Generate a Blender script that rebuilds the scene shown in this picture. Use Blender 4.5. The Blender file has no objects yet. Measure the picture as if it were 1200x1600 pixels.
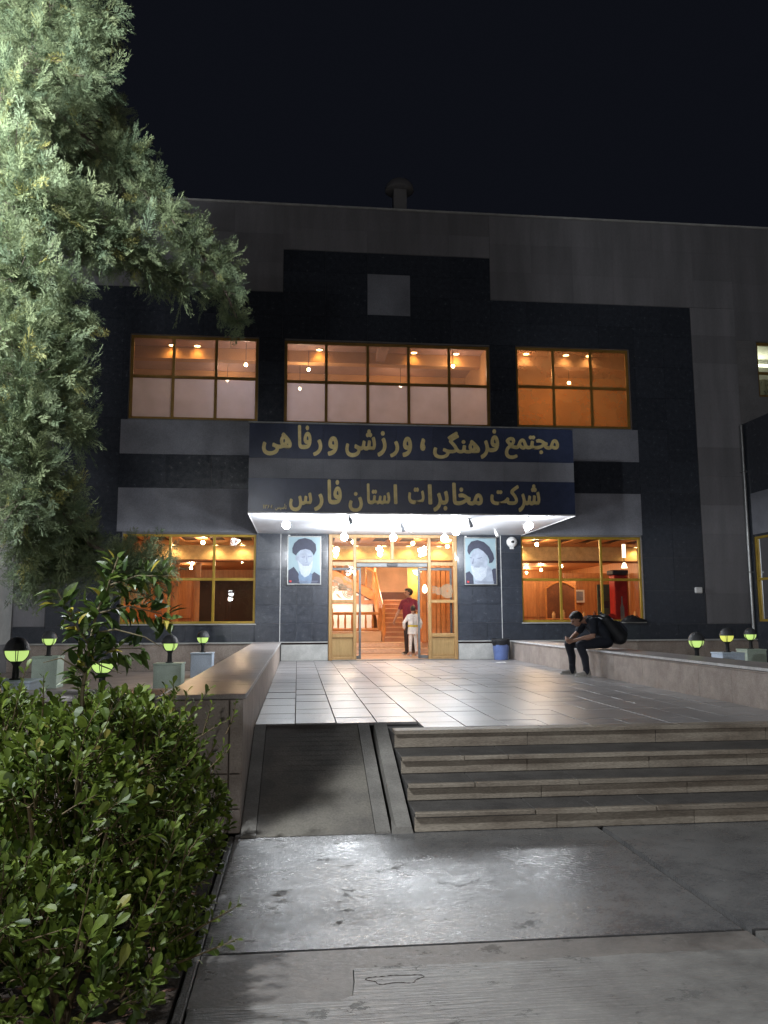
import bpy, bmesh, math, random
import numpy as np
from mathutils import Vector, Matrix, Quaternion
random.seed(7); RNG = np.random.default_rng(11)
scene = bpy.context.scene
COL = scene.collection
R = math.radians

# ------------------------------------------------------------------ camera
EYE = 1.08                       # the terrace floor is z = 0, the eye is 1.08 above it
def make_camera():
    cam = bpy.data.cameras.new('camera'); o = bpy.data.objects.new('camera', cam); COL.objects.link(o)
    yaw, pitch, roll = 0.1067, 0.1293, -0.0038
    right = Vector((math.cos(yaw), -math.sin(yaw), 0))
    fwd = Vector((math.sin(yaw)*math.cos(pitch), math.cos(yaw)*math.cos(pitch), math.sin(pitch)))
    up = right.cross(fwd)
    r2 = right*math.cos(roll) + up*math.sin(roll)
    u2 = -right*math.sin(roll) + up*math.cos(roll)
    m = Matrix((r2, u2, -fwd)).transposed().to_4x4()
    m.translation = (0, 0, EYE)
    o.matrix_world = m
    cam.sensor_fit = 'VERTICAL'; cam.sensor_height = 36; cam.lens = 1257.26/1600*36
    cam.clip_start = 0.05; cam.clip_end = 1000
    scene.camera = o
make_camera()

# ------------------------------------------------------------------ night sky, exposure
world = bpy.data.worlds.new('World'); scene.world = world; world.use_nodes = True
wn = world.node_tree.nodes; bg = wn['Background']
bg.inputs[0].default_value = (0.36, 0.42, 0.66, 1); bg.inputs[1].default_value = 0.0118
scene.view_settings.view_transform = 'Standard'; scene.view_settings.look = 'None'
scene.view_settings.exposure = 0; scene.view_settings.gamma = 1
scene.view_settings.use_curve_mapping = False
try:
    scene.cycles.use_denoising = True
    scene.cycles.max_bounces = 8; scene.cycles.transparent_max_bounces = 16
    scene.cycles.caustics_reflective = False; scene.cycles.caustics_refractive = False
    scene.cycles.sample_clamp_indirect = 4
    scene.cycles.use_light_tree = True
except Exception: pass
P_CANOPY = 76      # watts of one canopy bulb
P_TREE = 1500       # street lamp beside the conifer
P_BACK = 1750       # street lamps behind the camera
P_DOWN = 24        # downlights of the hall

# ------------------------------------------------------------------ materials
MATS = {}
def nodes_of(name):
    m = bpy.data.materials.new(name); m.use_nodes = True
    nt = m.node_tree; b = nt.nodes['Principled BSDF']; MATS[name] = m
    return m, nt, b
def add(nt, t, **kw):
    n = nt.nodes.new(t)
    for k, v in kw.items():
        if k in n.inputs: n.inputs[k].default_value = v
        else: setattr(n, k, v)
    return n
def mat(name, col, rough=0.6, col2=None, scale=6, fine=60, famt=0.15, bump=0.0, bscale=80, metallic=0.0, spec=0.5,
        stretch=(1,1,1), rvar=0.0, tint=0.0, coat=0.0, contrast=(0.35,0.65)):
    """colour noise of two sizes, roughness that varies with it, fine relief and a tint of its own for each object"""
    m, nt, b = nodes_of(name); L = nt.links.new
    geo = add(nt, 'ShaderNodeNewGeometry')
    mp = add(nt, 'ShaderNodeMapping'); mp.inputs['Scale'].default_value = stretch
    L(geo.outputs['Position'], mp.inputs['Vector'])
    n1 = add(nt, 'ShaderNodeTexNoise', Scale=scale, Detail=5.0, Roughness=0.6); L(mp.outputs[0], n1.inputs['Vector'])
    n2 = add(nt, 'ShaderNodeTexNoise', Scale=fine, Detail=3.0); L(mp.outputs[0], n2.inputs['Vector'])
    ramp = add(nt, 'ShaderNodeValToRGB')
    ramp.color_ramp.elements[0].position, ramp.color_ramp.elements[1].position = contrast
    c2 = col2 or tuple(c*0.72 for c in col)
    ramp.color_ramp.elements[0].color = (*c2, 1); ramp.color_ramp.elements[1].color = (*col, 1)
    L(n1.outputs['Fac'], ramp.inputs['Fac'])
    # fine grain multiplies
    mr = add(nt, 'ShaderNodeMapRange'); mr.inputs['From Min'].default_value = .3; mr.inputs['From Max'].default_value = .7
    mr.inputs['To Min'].default_value = 1-famt; mr.inputs['To Max'].default_value = 1+famt
    L(n2.outputs['Fac'], mr.inputs['Value'])
    hsv = add(nt, 'ShaderNodeHueSaturation'); L(ramp.outputs[0], hsv.inputs['Color'])
    if tint:
        oi = add(nt, 'ShaderNodeObjectInfo')
        mr2 = add(nt, 'ShaderNodeMapRange'); mr2.inputs['To Min'].default_value = 1-tint; mr2.inputs['To Max'].default_value = 1+tint
        L(oi.outputs['Random'], mr2.inputs['Value'])
        mu = add(nt, 'ShaderNodeMath', operation='MULTIPLY'); L(mr.outputs[0], mu.inputs[0]); L(mr2.outputs[0], mu.inputs[1])
        L(mu.outputs[0], hsv.inputs['Value'])
    else: L(mr.outputs[0], hsv.inputs['Value'])
    L(hsv.outputs[0], b.inputs['Base Color'])
    b.inputs['Metallic'].default_value = metallic; b.inputs['Specular IOR Level'].default_value = spec
    b.inputs['Coat Weight'].default_value = coat
    if rvar:
        r = add(nt, 'ShaderNodeMapRange'); r.inputs['From Min'].default_value = .3; r.inputs['From Max'].default_value = .7
        r.inputs['To Min'].default_value = max(.02, rough-rvar); r.inputs['To Max'].default_value = min(1, rough+rvar)
        L(n1.outputs['Fac'], r.inputs['Value']); L(r.outputs[0], b.inputs['Roughness'])
    else: b.inputs['Roughness'].default_value = rough
    if bump:
        n3 = add(nt, 'ShaderNodeTexNoise', Scale=bscale, Detail=4.0); L(mp.outputs[0], n3.inputs['Vector'])
        bp = add(nt, 'ShaderNodeBump', Strength=bump, Distance=0.02); L(n3.outputs['Fac'], bp.inputs['Height'])
        L(bp.outputs[0], b.inputs['Normal'])
    return m
def emit(name, col, strength, base=(0.8, 0.8, 0.8)):
    m, nt, b = nodes_of(name)
    b.inputs['Base Color'].default_value = (*base, 1)
    b.inputs['Emission Color'].default_value = (*col, 1); b.inputs['Emission Strength'].default_value = strength
    return m
def pane_mat(name, tint=(1,1,1), gloss=1.0, film=0.0, filmcol=(0.9,0.85,0.82), rough=0.0):
    """thin glass: it lets light straight through, mirrors with Fresnel, and may carry a translucent film"""
    m, nt, b = nodes_of(name); L = nt.links.new
    nt.nodes.remove(b); out = nt.nodes['Material Output']
    tr = add(nt, 'ShaderNodeBsdfTransparent'); tr.inputs[0].default_value = (*tint, 1)
    gl = add(nt, 'ShaderNodeBsdfGlossy'); gl.inputs['Roughness'].default_value = rough
    fr = add(nt, 'ShaderNodeFresnel', IOR=1.5)
    mul = add(nt, 'ShaderNodeMath', operation='MULTIPLY'); L(fr.outputs[0], mul.inputs[0]); mul.inputs[1].default_value = 1.7*gloss
    mix = add(nt, 'ShaderNodeMixShader'); L(mul.outputs[0], mix.inputs[0])
    if film:
        tl = add(nt, 'ShaderNodeBsdfTranslucent')
        n = add(nt, 'ShaderNodeTexNoise', Scale=2.2, Detail=5.0)
        g = add(nt, 'ShaderNodeNewGeometry'); L(g.outputs['Position'], n.inputs['Vector'])
        hs = add(nt, 'ShaderNodeHueSaturation', Color=(*filmcol, 1))
        mr = add(nt, 'ShaderNodeMapRange'); mr.inputs['To Min'].default_value = .75; mr.inputs['To Max'].default_value = 1.15
        L(n.outputs['Fac'], mr.inputs['Value']); L(mr.outputs[0], hs.inputs['Value']); L(hs.outputs[0], tl.inputs[0])
        m2 = add(nt, 'ShaderNodeMixShader'); m2.inputs[0].default_value = film
        L(tr.outputs[0], m2.inputs[1]); L(tl.outputs[0], m2.inputs[2]); L(m2.outputs[0], mix.inputs[1])
    else: L(tr.outputs[0], mix.inputs[1])
    L(gl.outputs[0], mix.inputs[2]); L(mix.outputs[0], out.inputs['Surface'])
    return m
def leaf_mat(name, dark, light, old=None, rough=0.4, trans=0.25, attr=True, spec=0.5):
    m, nt, b = nodes_of(name); L = nt.links.new
    src = add(nt, 'ShaderNodeAttribute', attribute_name='tint').outputs['Fac'] if attr else add(nt, 'ShaderNodeObjectInfo').outputs['Random']
    ramp = add(nt, 'ShaderNodeValToRGB'); e = ramp.color_ramp.elements
    e[0].color = (*dark, 1); e[1].color = (*light, 1); e[1].position = .93 if old else 1
    if old:
        k = e.new(.975); k.color = (*old, 1)
    L(src, ramp.inputs['Fac']); L(ramp.outputs[0], b.inputs['Base Color'])
    b.inputs['Roughness'].default_value = rough; b.inputs['Specular IOR Level'].default_value = spec
    tl = add(nt, 'ShaderNodeBsdfTranslucent'); L(ramp.outputs[0], tl.inputs[0])
    mix = add(nt, 'ShaderNodeMixShader'); mix.inputs[0].default_value = trans
    L(b.outputs[0], mix.inputs[1]); L(tl.outputs[0], mix.inputs[2]); L(mix.outputs[0], nt.nodes['Material Output'].inputs['Surface'])
    return m
def concrete_mat(name, lo, hi, r_lo, r_hi, brush=False, stain=0.5):
    """weathered cement: smooth trowelled skin worn in patches, pitted spots, brush lines where asked"""
    m, nt, b = nodes_of(name); L = nt.links.new
    g = add(nt, 'ShaderNodeNewGeometry')
    big = add(nt, 'ShaderNodeTexNoise', Scale=1.3, Detail=7.0, Roughness=.65); L(g.outputs['Position'], big.inputs['Vector'])
    mid = add(nt, 'ShaderNodeTexNoise', Scale=7, Detail=8.0, Roughness=.7); L(g.outputs['Position'], mid.inputs['Vector'])
    pit = add(nt, 'ShaderNodeTexVoronoi', Scale=5.0); 
    wob = add(nt, 'ShaderNodeMapping'); wob.inputs['Scale'].default_value = (1.15, 1.5, 1); L(g.outputs['Position'], wob.inputs['Vector']); L(wob.outputs[0], pit.inputs['Vector'])
    mp = add(nt, 'ShaderNodeMapping'); mp.inputs['Scale'].default_value = (.55, 7, 1); mp.inputs['Rotation'].default_value = (0, 0, .05); L(g.outputs['Position'], mp.inputs['Vector'])
    br = add(nt, 'ShaderNodeTexNoise', Scale=9, Detail=5.0); L(mp.outputs[0], br.inputs['Vector'])
    mixf = add(nt, 'ShaderNodeMath', operation='MULTIPLY_ADD'); L(big.outputs['Fac'], mixf.inputs[0]); mixf.inputs[1].default_value = .65
    sc = add(nt, 'ShaderNodeMath', operation='MULTIPLY'); L(mid.outputs['Fac'], sc.inputs[0]); sc.inputs[1].default_value = .35; L(sc.outputs[0], mixf.inputs[2])
    ramp = add(nt, 'ShaderNodeValToRGB'); e = ramp.color_ramp.elements
    e[0].position = .38; e[1].position = .62; e[0].color = (*lo, 1); e[1].color = (*hi, 1)
    L(mixf.outputs[0], ramp.inputs['Fac'])
    # chips: dark irregular spots where the skin has spalled
    chip = add(nt, 'ShaderNodeValToRGB'); chip.color_ramp.elements[0].position = .60; chip.color_ramp.elements[1].position = .635
    chip.color_ramp.elements[0].color = (0,0,0,1); chip.color_ramp.elements[1].color = (1,1,1,1)
    cn = add(nt, 'ShaderNodeTexNoise', Scale=4.6, Detail=9.0, Roughness=.72); L(wob.outputs[0], cn.inputs['Vector']); L(cn.outputs['Fac'], chip.inputs['Fac'])
    mx = add(nt, 'ShaderNodeMixRGB', blend_type='MULTIPLY'); mx.inputs[0].default_value = stain
    inv = add(nt, 'ShaderNodeMapRange'); inv.inputs['To Min'].default_value = 1; inv.inputs['To Max'].default_value = .45
    L(chip.outputs[0], inv.inputs['Value']); L(ramp.outputs[0], mx.inputs[1]); L(inv.outputs[0], mx.inputs[2])
    L(mx.outputs[0], b.inputs['Base Color'])
    rr = add(nt, 'ShaderNodeMapRange'); rr.inputs['From Min'].default_value = .36; rr.inputs['From Max'].default_value = .66
    rr.inputs['To Min'].default_value = r_lo; rr.inputs['To Max'].default_value = r_hi
    L(mixf.outputs[0], rr.inputs['Value'])
    gr = add(nt, 'ShaderNodeTexNoise', Scale=34, Detail=6.0, Roughness=.75); L(wob.outputs[0], gr.inputs['Vector'])
    rg = add(nt, 'ShaderNodeMapRange'); rg.inputs['From Min'].default_value = .35; rg.inputs['From Max'].default_value = .65; rg.inputs['To Min'].default_value = -.10; rg.inputs['To Max'].default_value = .12; L(gr.outputs['Fac'], rg.inputs['Value'])
    rs = add(nt, 'ShaderNodeMath', operation='ADD'); L(rr.outputs[0], rs.inputs[0]); L(rg.outputs[0], rs.inputs[1]); rr = rs
    ra = add(nt, 'ShaderNodeMath', operation='MULTIPLY_ADD'); L(chip.outputs[0], ra.inputs[0]); ra.inputs[1].default_value = .35; L(rr.outputs[0], ra.inputs[2])
    L(ra.outputs[0], b.inputs['Roughness']); b.inputs['Specular IOR Level'].default_value = .6
    h = add(nt, 'ShaderNodeMath', operation='MULTIPLY_ADD'); L((br if brush else mid).outputs['Fac'], h.inputs[0]); h.inputs[1].default_value = 1.0 if brush else .6
    hc = add(nt, 'ShaderNodeMath', operation='MULTIPLY'); L(chip.outputs[0], hc.inputs[0]); hc.inputs[1].default_value = -.5; L(hc.outputs[0], h.inputs[2])
    fn = add(nt, 'ShaderNodeTexNoise', Scale=26, Detail=6.0, Roughness=.7); L(wob.outputs[0], fn.inputs['Vector'])
    h2 = add(nt, 'ShaderNodeMath', operation='MULTIPLY_ADD'); L(fn.outputs['Fac'], h2.inputs[0]); h2.inputs[1].default_value = .45; L(h.outputs[0], h2.inputs[2])
    bp = add(nt, 'ShaderNodeBump', Strength=.55 if brush else .3, Distance=.012); L(h2.outputs[0], bp.inputs['Height']); L(bp.outputs[0], b.inputs['Normal'])
    return m

M = {}
M['pale'] = mat('pale render', (.21,.205,.21), .85, scale=1.2, fine=40, famt=.12, bump=.15)
M['pale_face'] = mat('pale facing stone', (.225,.22,.235), .8, scale=1.1, fine=40, famt=.1, tint=.12, bump=.1, stretch=(2.2,2.2,.3), col2=(.17,.168,.18))
M['pale_band'] = mat('pale stone band', (.27,.28,.32), .6, scale=1.5, fine=50, tint=.04)
M['granite'] = mat('black granite', (.047,.053,.067), .22, col2=(.034,.039,.050), scale=9, fine=160, famt=.5, rvar=.07, tint=.12, bump=.02, bscale=8, spec=.5)
M['granite_band'] = mat('blue black sign granite', (.042,.056,.115), .30, col2=(.032,.044,.092), scale=6, fine=160, famt=.25, tint=.12)
M['joint'] = mat('grey joint mortar', (.22,.23,.24), .9)
M['plinth'] = mat('pale plinth stone', (.50,.50,.48), .5, scale=3, fine=90, tint=.06)
M['brown_stone'] = mat('brown travertine', (.38,.32,.275), .55, col2=(.26,.215,.185), scale=3, fine=40, famt=.2, tint=.1, bump=.1)
M['wall_stone'] = mat('beige travertine slab', (.44,.38,.34), .5, col2=(.31,.26,.23), scale=4, fine=70, famt=.16, tint=.10, bump=.12, bscale=60)
M['cap'] = mat('polished pinkish granite', (.45,.415,.405), .32, col2=(.34,.31,.305), scale=5, fine=200, famt=.3, tint=.08, rvar=.06, spec=.03, bump=.06, bscale=14, stretch=(.6,3,1))
M['tile'] = mat('grey paving tile', (.31,.30,.30), .37, col2=(.23,.22,.225), scale=5, fine=110, famt=.2, tint=.13, rvar=.07, bump=.11, bscale=70)
M['bed_floor'] = mat('pinkish paving', (.40,.33,.29), .6, scale=3, fine=60)
M['step'] = mat('stained step stone', (.33,.29,.235), .55, col2=(.17,.14,.11), scale=2.2, fine=50, famt=.25, tint=.12, bump=.2, bscale=50, stretch=(.7,1,3))
M['bedding'] = mat('dark bedding', (.06,.056,.053), .95)
M['tread'] = mat('dark worn tread', (.12,.115,.11), .5, col2=(.075,.072,.07), scale=4, fine=70, famt=.3, bump=.3)
M['ramp'] = mat('ramp cement', (.25,.232,.20), .6, col2=(.15,.14,.13), scale=1.4, fine=60, famt=.2, bump=.12, bscale=50, contrast=(.42,.58))
M['kerb'] = mat('ramp kerb cement', (.31,.295,.27), .65, col2=(.20,.19,.175), scale=3, fine=60, bump=.3)
M['conc'] = concrete_mat('trowelled concrete', (.10,.10,.104), (.20,.197,.195), .20, .40)
M['conc_rough'] = concrete_mat('brushed concrete', (.145,.14,.135), (.29,.28,.265), .34, .55, brush=True)
M['conc_old'] = concrete_mat('patched old concrete', (.12,.11,.102), (.25,.225,.205), .42, .62)
M['soil'] = mat('dark soil', (.05,.035,.026), .95, col2=(.022,.016,.012), scale=8, fine=40, famt=.4, bump=.8, bscale=30)
M['asphalt'] = mat('asphalt', (.05,.05,.05), .9, bump=.4)
M['wood'] = mat('golden oak', (.40,.245,.10), .42, col2=(.30,.17,.062), scale=3, fine=30, famt=.15, stretch=(6,6,.7), coat=.2)
M['wood_panel'] = mat('oak veneer panel', (.38,.25,.105), .42, col2=(.30,.19,.075), scale=2.5, fine=24, stretch=(8,8,.6))
M['frame_yellow'] = mat('yellow anodised frame', (.50,.33,.045), .35, col2=(.40,.25,.03), scale=4, metallic=.25)
M['frame_brown'] = mat('bronze anodised frame', (.36,.21,.05), .4, col2=(.26,.15,.035), scale=4, metallic=.3)
M['alu_dark'] = mat('dull grey aluminium', (.15,.155,.155), .5, metallic=.4, scale=3)
M['alu'] = mat('grey aluminium', (.36,.37,.37), .35, metallic=.8, scale=3)
M['white_trim'] = mat('white trim', (.70,.70,.70), .5)
M['white'] = mat('white paint', (.80,.80,.79), .55, scale=2, col2=(.72,.72,.71))
M['soffit'] = mat('white soffit paint', (.66,.67,.70), .5, scale=1.5, col2=(.58,.59,.62))
M['gold'] = mat('gilt lettering', (.84,.70,.33), .45, col2=(.68,.55,.24), scale=7, fine=80, metallic=.15)
M['dark_metal'] = mat('dark metal', (.03,.03,.032), .45, metallic=.3)
M['black_plastic'] = mat('black plastic', (.018,.018,.02), .4)
M['int_wood'] = mat('reddish wall wood', (.50,.23,.09), .45, col2=(.36,.15,.055), scale=2, fine=20, stretch=(7,7,.5))
M['int_wood_dark'] = mat('dark ceiling wood', (.17,.062,.026), .55, col2=(.11,.04,.018), scale=2, fine=20)
M['int_dark'] = mat('ceiling recess', (.035,.017,.014), .8)
M['int_cream'] = mat('cream plaster', (.72,.52,.28), .75)
M['int_wall'] = mat('peach plaster', (.70,.47,.31), .8, scale=1.2)
M['int_floor'] = mat('polished stone floor', (.74,.55,.42), .22, col2=(.60,.40,.28), scale=2.2, fine=30, stretch=(.4,3,1))
M['stair_top'] = mat('lightened tread stone', (.66,.42,.27), .4, scale=3)
M['stair'] = mat('stair stone', (.50,.26,.15), .5, col2=(.38,.19,.105), scale=3, fine=40)
M['stair_dark'] = mat('purple brown stone', (.17,.075,.055), .5)
M['rail'] = mat('varnished rail wood', (.58,.255,.085), .4, scale=5)
M['up_wall'] = mat('upper room plaster', (.62,.50,.46), .85, scale=.8)
M['up_orange'] = mat('orange room plaster', (.62,.33,.11), .85, scale=.8)
M['up_ceiling'] = mat('upper room ceiling', (.46,.29,.22), .7, scale=.8)
M['bin'] = mat('blue plastic', (.12,.18,.40), .4, scale=8, col2=(.10,.15,.34))
M['bag_black'] = mat('black nylon', (.010,.011,.014), .6, bump=.4, bscale=140)
M['paper'] = mat('paper', (.75,.75,.72), .8)
M['pedestal_blue'] = mat('pale blue painted block', (.58,.68,.80), .5, scale=4, col2=(.50,.60,.72))
M['pedestal_shade_green'] = mat('pale block tinted shade green', (.52,.63,.54), .5, scale=4, col2=(.44,.54,.46))  # greenish shade of the unlit faces put into the block colour
M['globe_top'] = mat('grey black lamp hood', (.075,.078,.085), .5, bump=.25, bscale=120)
M['red'] = mat('red gloss panel', (.55,.035,.04), .35)
M['green_board'] = mat('green board', (.09,.17,.12), .6, scale=9, col2=(.06,.11,.09))
M['bark'] = mat('conifer bark', (.15,.115,.095), .9, col2=(.08,.06,.05), scale=12, fine=60, bump=.7, bscale=40, stretch=(2,2,.5))
M['twig'] = mat('green brown twig', (.12,.085,.04), .8)
M['stem'] = mat('citrus stem', (.16,.13,.07), .7)
M['skin'] = mat('skin', (.36,.20,.135), .55, scale=14, col2=(.32,.17,.115))
M['lip'] = mat('lip', (.28,.11,.09), .5)
M['hair'] = mat('black hair', (.012,.011,.012), .5, bump=.6, bscale=150)
M['jeans'] = mat('dark navy denim', (.014,.017,.030), .8, bump=.3, bscale=120)
M['shirt_black'] = mat('black blue shirt', (.012,.016,.028), .8, bump=.3, bscale=90)
M['maroon'] = mat('maroon polo cloth', (.16,.012,.035), .8, bump=.2, bscale=90)
M['trousers'] = mat('dark trousers', (.025,.018,.020), .8)
M['gi'] = mat('white cotton gi', (.78,.76,.73), .85, bump=.3, bscale=50)
M['belt'] = mat('yellow belt', (.62,.47,.015), .7)
M['sneaker'] = mat('grey canvas shoe', (.36,.34,.31), .8)
M['sole'] = mat('pale rubber sole', (.55,.53,.50), .7)
M['eye'] = mat('dark eye', (.02,.015,.012), .3)
M['print_bg'] = mat('poster pale sky print', (.30,.40,.44), .6, scale=1.5, col2=(.25,.35,.40), famt=.02)
M['print_face'] = mat('poster pale face print', (.36,.41,.50), .6, famt=.02)
M['print_beard'] = mat('poster white beard print', (.47,.52,.58), .6, scale=14, col2=(.41,.46,.53))
M['print_dark'] = mat('poster dark cloth print', (.035,.038,.062), .6, scale=9, col2=(.04,.045,.075))
M['print_blue'] = mat('poster blue robe print', (.18,.26,.38), .6)
M['print_line'] = mat('poster grey line print', (.22,.24,.32), .6)
M['print_red'] = mat('poster red print', (.55,.05,.05), .6)
M['glass'] = pane_mat('window glass')
M['glass_dark'] = pane_mat('tinted window glass', tint=(.92,.93,.9), gloss=1.25)
M['glass_film'] = pane_mat('filmed upper glass', tint=(.86,.76,.70), film=.26, filmcol=(.78,.62,.55))
M['glass_frost'] = pane_mat('frosted lower pane', tint=(.66,.62,.64), film=.82, filmcol=(.66,.70,.90))
M['glass_film_orange'] = pane_mat('filmed orange glass', tint=(.88,.74,.58), film=.30, filmcol=(.85,.66,.50))
M['etch'] = mat('etched glass emblem', (.36,.27,.17), .8)
M['bulb'] = emit('lit white bulb', (.92,.96,1.0), 90)
M['warm_disc'] = emit('lit warm downlight', (1.0,.62,.22), 34)
M['warm_bulb'] = emit('lit warm bulb', (1.0,.72,.36), 40)
M['globe_green'] = emit('lit green lamp bowl', (.56,.80,.23), .92, base=(.3,.5,.1))
M['globe_yellow'] = emit('lit yellow green lamp bowl', (.66,.70,.13), .95, base=(.5,.5,.1))
M['tube'] = emit('lit fluorescent tube', (.95,1,.72), 7)
M['street_bulb'] = emit('lit street globe', (.95,.98,1.0), 22)
M['sconce'] = emit('lit sconce shade', (1,.83,.6), 3.0)
M['niche'] = emit('lit yellow niche lamp', (1,.92,.6), 5.5)

# ------------------------------------------------------------------ mesh helpers
class MB:
    def __init__(s): s.v = []; s.f = []; s.m = []; s.k = 0
    def _add(s, vs, fs):
        o = len(s.v); s.v += [tuple(p) for p in vs]; s.f += [tuple(i+o for i in f) for f in fs]; s.m += [s.k]*len(fs); return s
    def mi(s, k): s.k = k; return s
    def box(s, x0, x1, y0, y1, z0, z1, c=0.0):
        if x1 < x0: x0, x1 = x1, x0
        if y1 < y0: y0, y1 = y1, y0
        if z1 < z0: z0, z1 = z1, z0
        if c <= 0 or c*2.2 > min(x1-x0, y1-y0, z1-z0):
            return s._add([(x0,y0,z0),(x1,y0,z0),(x1,y1,z0),(x0,y1,z0),(x0,y0,z1),(x1,y0,z1),(x1,y1,z1),(x0,y1,z1)],
                          [(3,2,1,0),(4,5,6,7),(0,1,5,4),(1,2,6,5),(2,3,7,6),(3,0,4,7)])
        bm = bmesh.new(); bmesh.ops.create_cube(bm, size=1)
        for v in bm.verts: v.co = ((x0+x1)/2+v.co.x*(x1-x0), (y0+y1)/2+v.co.y*(y1-y0), (z0+z1)/2+v.co.z*(z1-z0))
        bmesh.ops.bevel(bm, geom=list(bm.edges), offset=c, segments=1, affect='EDGES', profile=.5)
        bm.verts.index_update()
        s._add([v.co[:] for v in bm.verts], [[v.index for v in f.verts] for f in bm.faces]); bm.free(); return s
    def tube(s, pts, rad, n=8, cap=True):
        pts = [Vector(p) for p in pts]
        if not hasattr(rad, '__len__'): rad = [rad]*len(pts)
        vs = []; prev = None
        for i, p in enumerate(pts):
            d = (pts[min(i+1, len(pts)-1)]-pts[max(i-1, 0)]).normalized()
            a = Vector((0,0,1)) if abs(d.z) < .9 else Vector((1,0,0))
            if prev is not None: a = prev
            x = (a-d*a.dot(d)).normalized(); y = d.cross(x); prev = x
            for k in range(n):
                t = 2*math.pi*k/n; vs.append(p+(x*math.cos(t)+y*math.sin(t))*rad[i])
        fs = [(i*n+k, i*n+(k+1)%n, (i+1)*n+(k+1)%n, (i+1)*n+k) for i in range(len(pts)-1) for k in range(n)]
        if cap: fs += [tuple(range(n-1,-1,-1)), tuple(range((len(pts)-1)*n, len(pts)*n))]
        return s._add(vs, fs)
    def lathe(s, prof, c=(0,0,0), n=20):
        vs = [(c[0]+r*math.cos(2*math.pi*k/n), c[1]+r*math.sin(2*math.pi*k/n), c[2]+z) for r, z in prof for k in range(n)]
        fs = [(i*n+k, i*n+(k+1)%n, (i+1)*n+(k+1)%n, (i+1)*n+k) for i in range(len(prof)-1) for k in range(n)]
        fs += [tuple(range(n-1,-1,-1)), tuple(range((len(prof)-1)*n, len(prof)*n))]
        return s._add(vs, fs)
    def ball(s, c, r, n=12, m=8):
        if not hasattr(r, '__len__'): r = (r, r, r)
        vs = [(c[0],c[1],c[2]-r[2])]
        for j in range(1, m):
            t = math.pi*j/m-math.pi/2
            vs += [(c[0]+r[0]*math.cos(t)*math.cos(2*math.pi*k/n), c[1]+r[1]*math.cos(t)*math.sin(2*math.pi*k/n), c[2]+r[2]*math.sin(t)) for k in range(n)]
        vs.append((c[0],c[1],c[2]+r[2])); fs = [(0, 1+(k+1)%n, 1+k) for k in range(n)]
        for j in range(m-2): fs += [(1+j*n+k, 1+j*n+(k+1)%n, 1+(j+1)*n+(k+1)%n, 1+(j+1)*n+k) for k in range(n)]
        e = len(vs)-1; fs += [(e, 1+(m-2)*n+k, 1+(m-2)*n+(k+1)%n) for k in range(n)]
        return s._add(vs, fs)
    def prism(s, poly, y0, y1):
        """a closed outline in x, z pushed from y0 to y1"""
        n = len(poly)
        vs = [(x, y0, z) for x, z in poly]+[(x, y1, z) for x, z in poly]
        return s._add(vs, [tuple(range(n)), tuple(range(2*n-1, n-1, -1))]+[(i, i+n, (i+1)%n+n, (i+1)%n) for i in range(n)])
    def hull8(s, a, b):
        """a block between two quads (near and far), each four corners in the same order"""
        return s._add(list(a)+list(b), [(3,2,1,0),(4,5,6,7),(0,1,5,4),(1,2,6,5),(2,3,7,6),(3,0,4,7)])

def origin_of(o):
    v = Vector((0,0,0))
    while o: v += o.location; o = o.parent
    return v
def put(name, mb, mats, parent=None, loc=None, smooth=False, fix=True):
    """link ONE mesh object; the builder's points are world points, stored relative to the parent (or to loc)"""
    me = bpy.data.meshes.new(name)
    org = origin_of(parent) if parent else Vector(loc or (0,0,0))
    me.from_pydata([(p[0]-org.x, p[1]-org.y, p[2]-org.z) for p in mb.v], [], mb.f)
    mats = mats if isinstance(mats, (list, tuple)) else [mats]
    for q in mats: me.materials.append(M[q] if isinstance(q, str) else q)
    if len(mats) > 1: me.polygons.foreach_set('material_index', mb.m)
    if fix:
        bm = bmesh.new(); bm.from_mesh(me); bmesh.ops.recalc_face_normals(bm, faces=list(bm.faces)); bm.to_mesh(me); bm.free()
    if smooth:
        me.polygons.foreach_set('use_smooth', [True]*len(me.polygons))
        try: me.set_sharp_from_angle(angle=R(42))
        except Exception: pass
    o = bpy.data.objects.new(name, me); COL.objects.link(o)
    if parent: o.parent = parent
    else: o.location = org
    return o
def tag(o, label, cat, group=None):
    o['label'] = label; o['category'] = cat
    if group: o['group'] = group
    return o
def thing(name, label, cat, loc, group=None):
    o = bpy.data.objects.new(name, None); o.empty_display_size = .1; COL.objects.link(o); o.location = loc
    return tag(o, label, cat, group)
def setting(o): o['kind'] = 'structure'; return o
def stuff(o): o['kind'] = 'stuff'; return o
def lamp(parent, loc, watts, col, radius=.04, spot=None):
    l = bpy.data.lights.new('light', 'SPOT' if spot else 'POINT'); l.energy = watts; l.color = col; l.shadow_soft_size = radius
    if spot: l.spot_size = R(spot); l.spot_blend = .6
    o = bpy.data.objects.new('light', l); COL.objects.link(o); o.parent = parent; o.location = Vector(loc)-origin_of(parent)
    return o
def copy_tree(o, parent=None):
    c = o.copy(); COL.objects.link(c)
    if parent: c.parent = parent
    for ch in [x for x in bpy.data.objects if x.parent == o]: copy_tree(ch, c)
    return c
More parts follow.
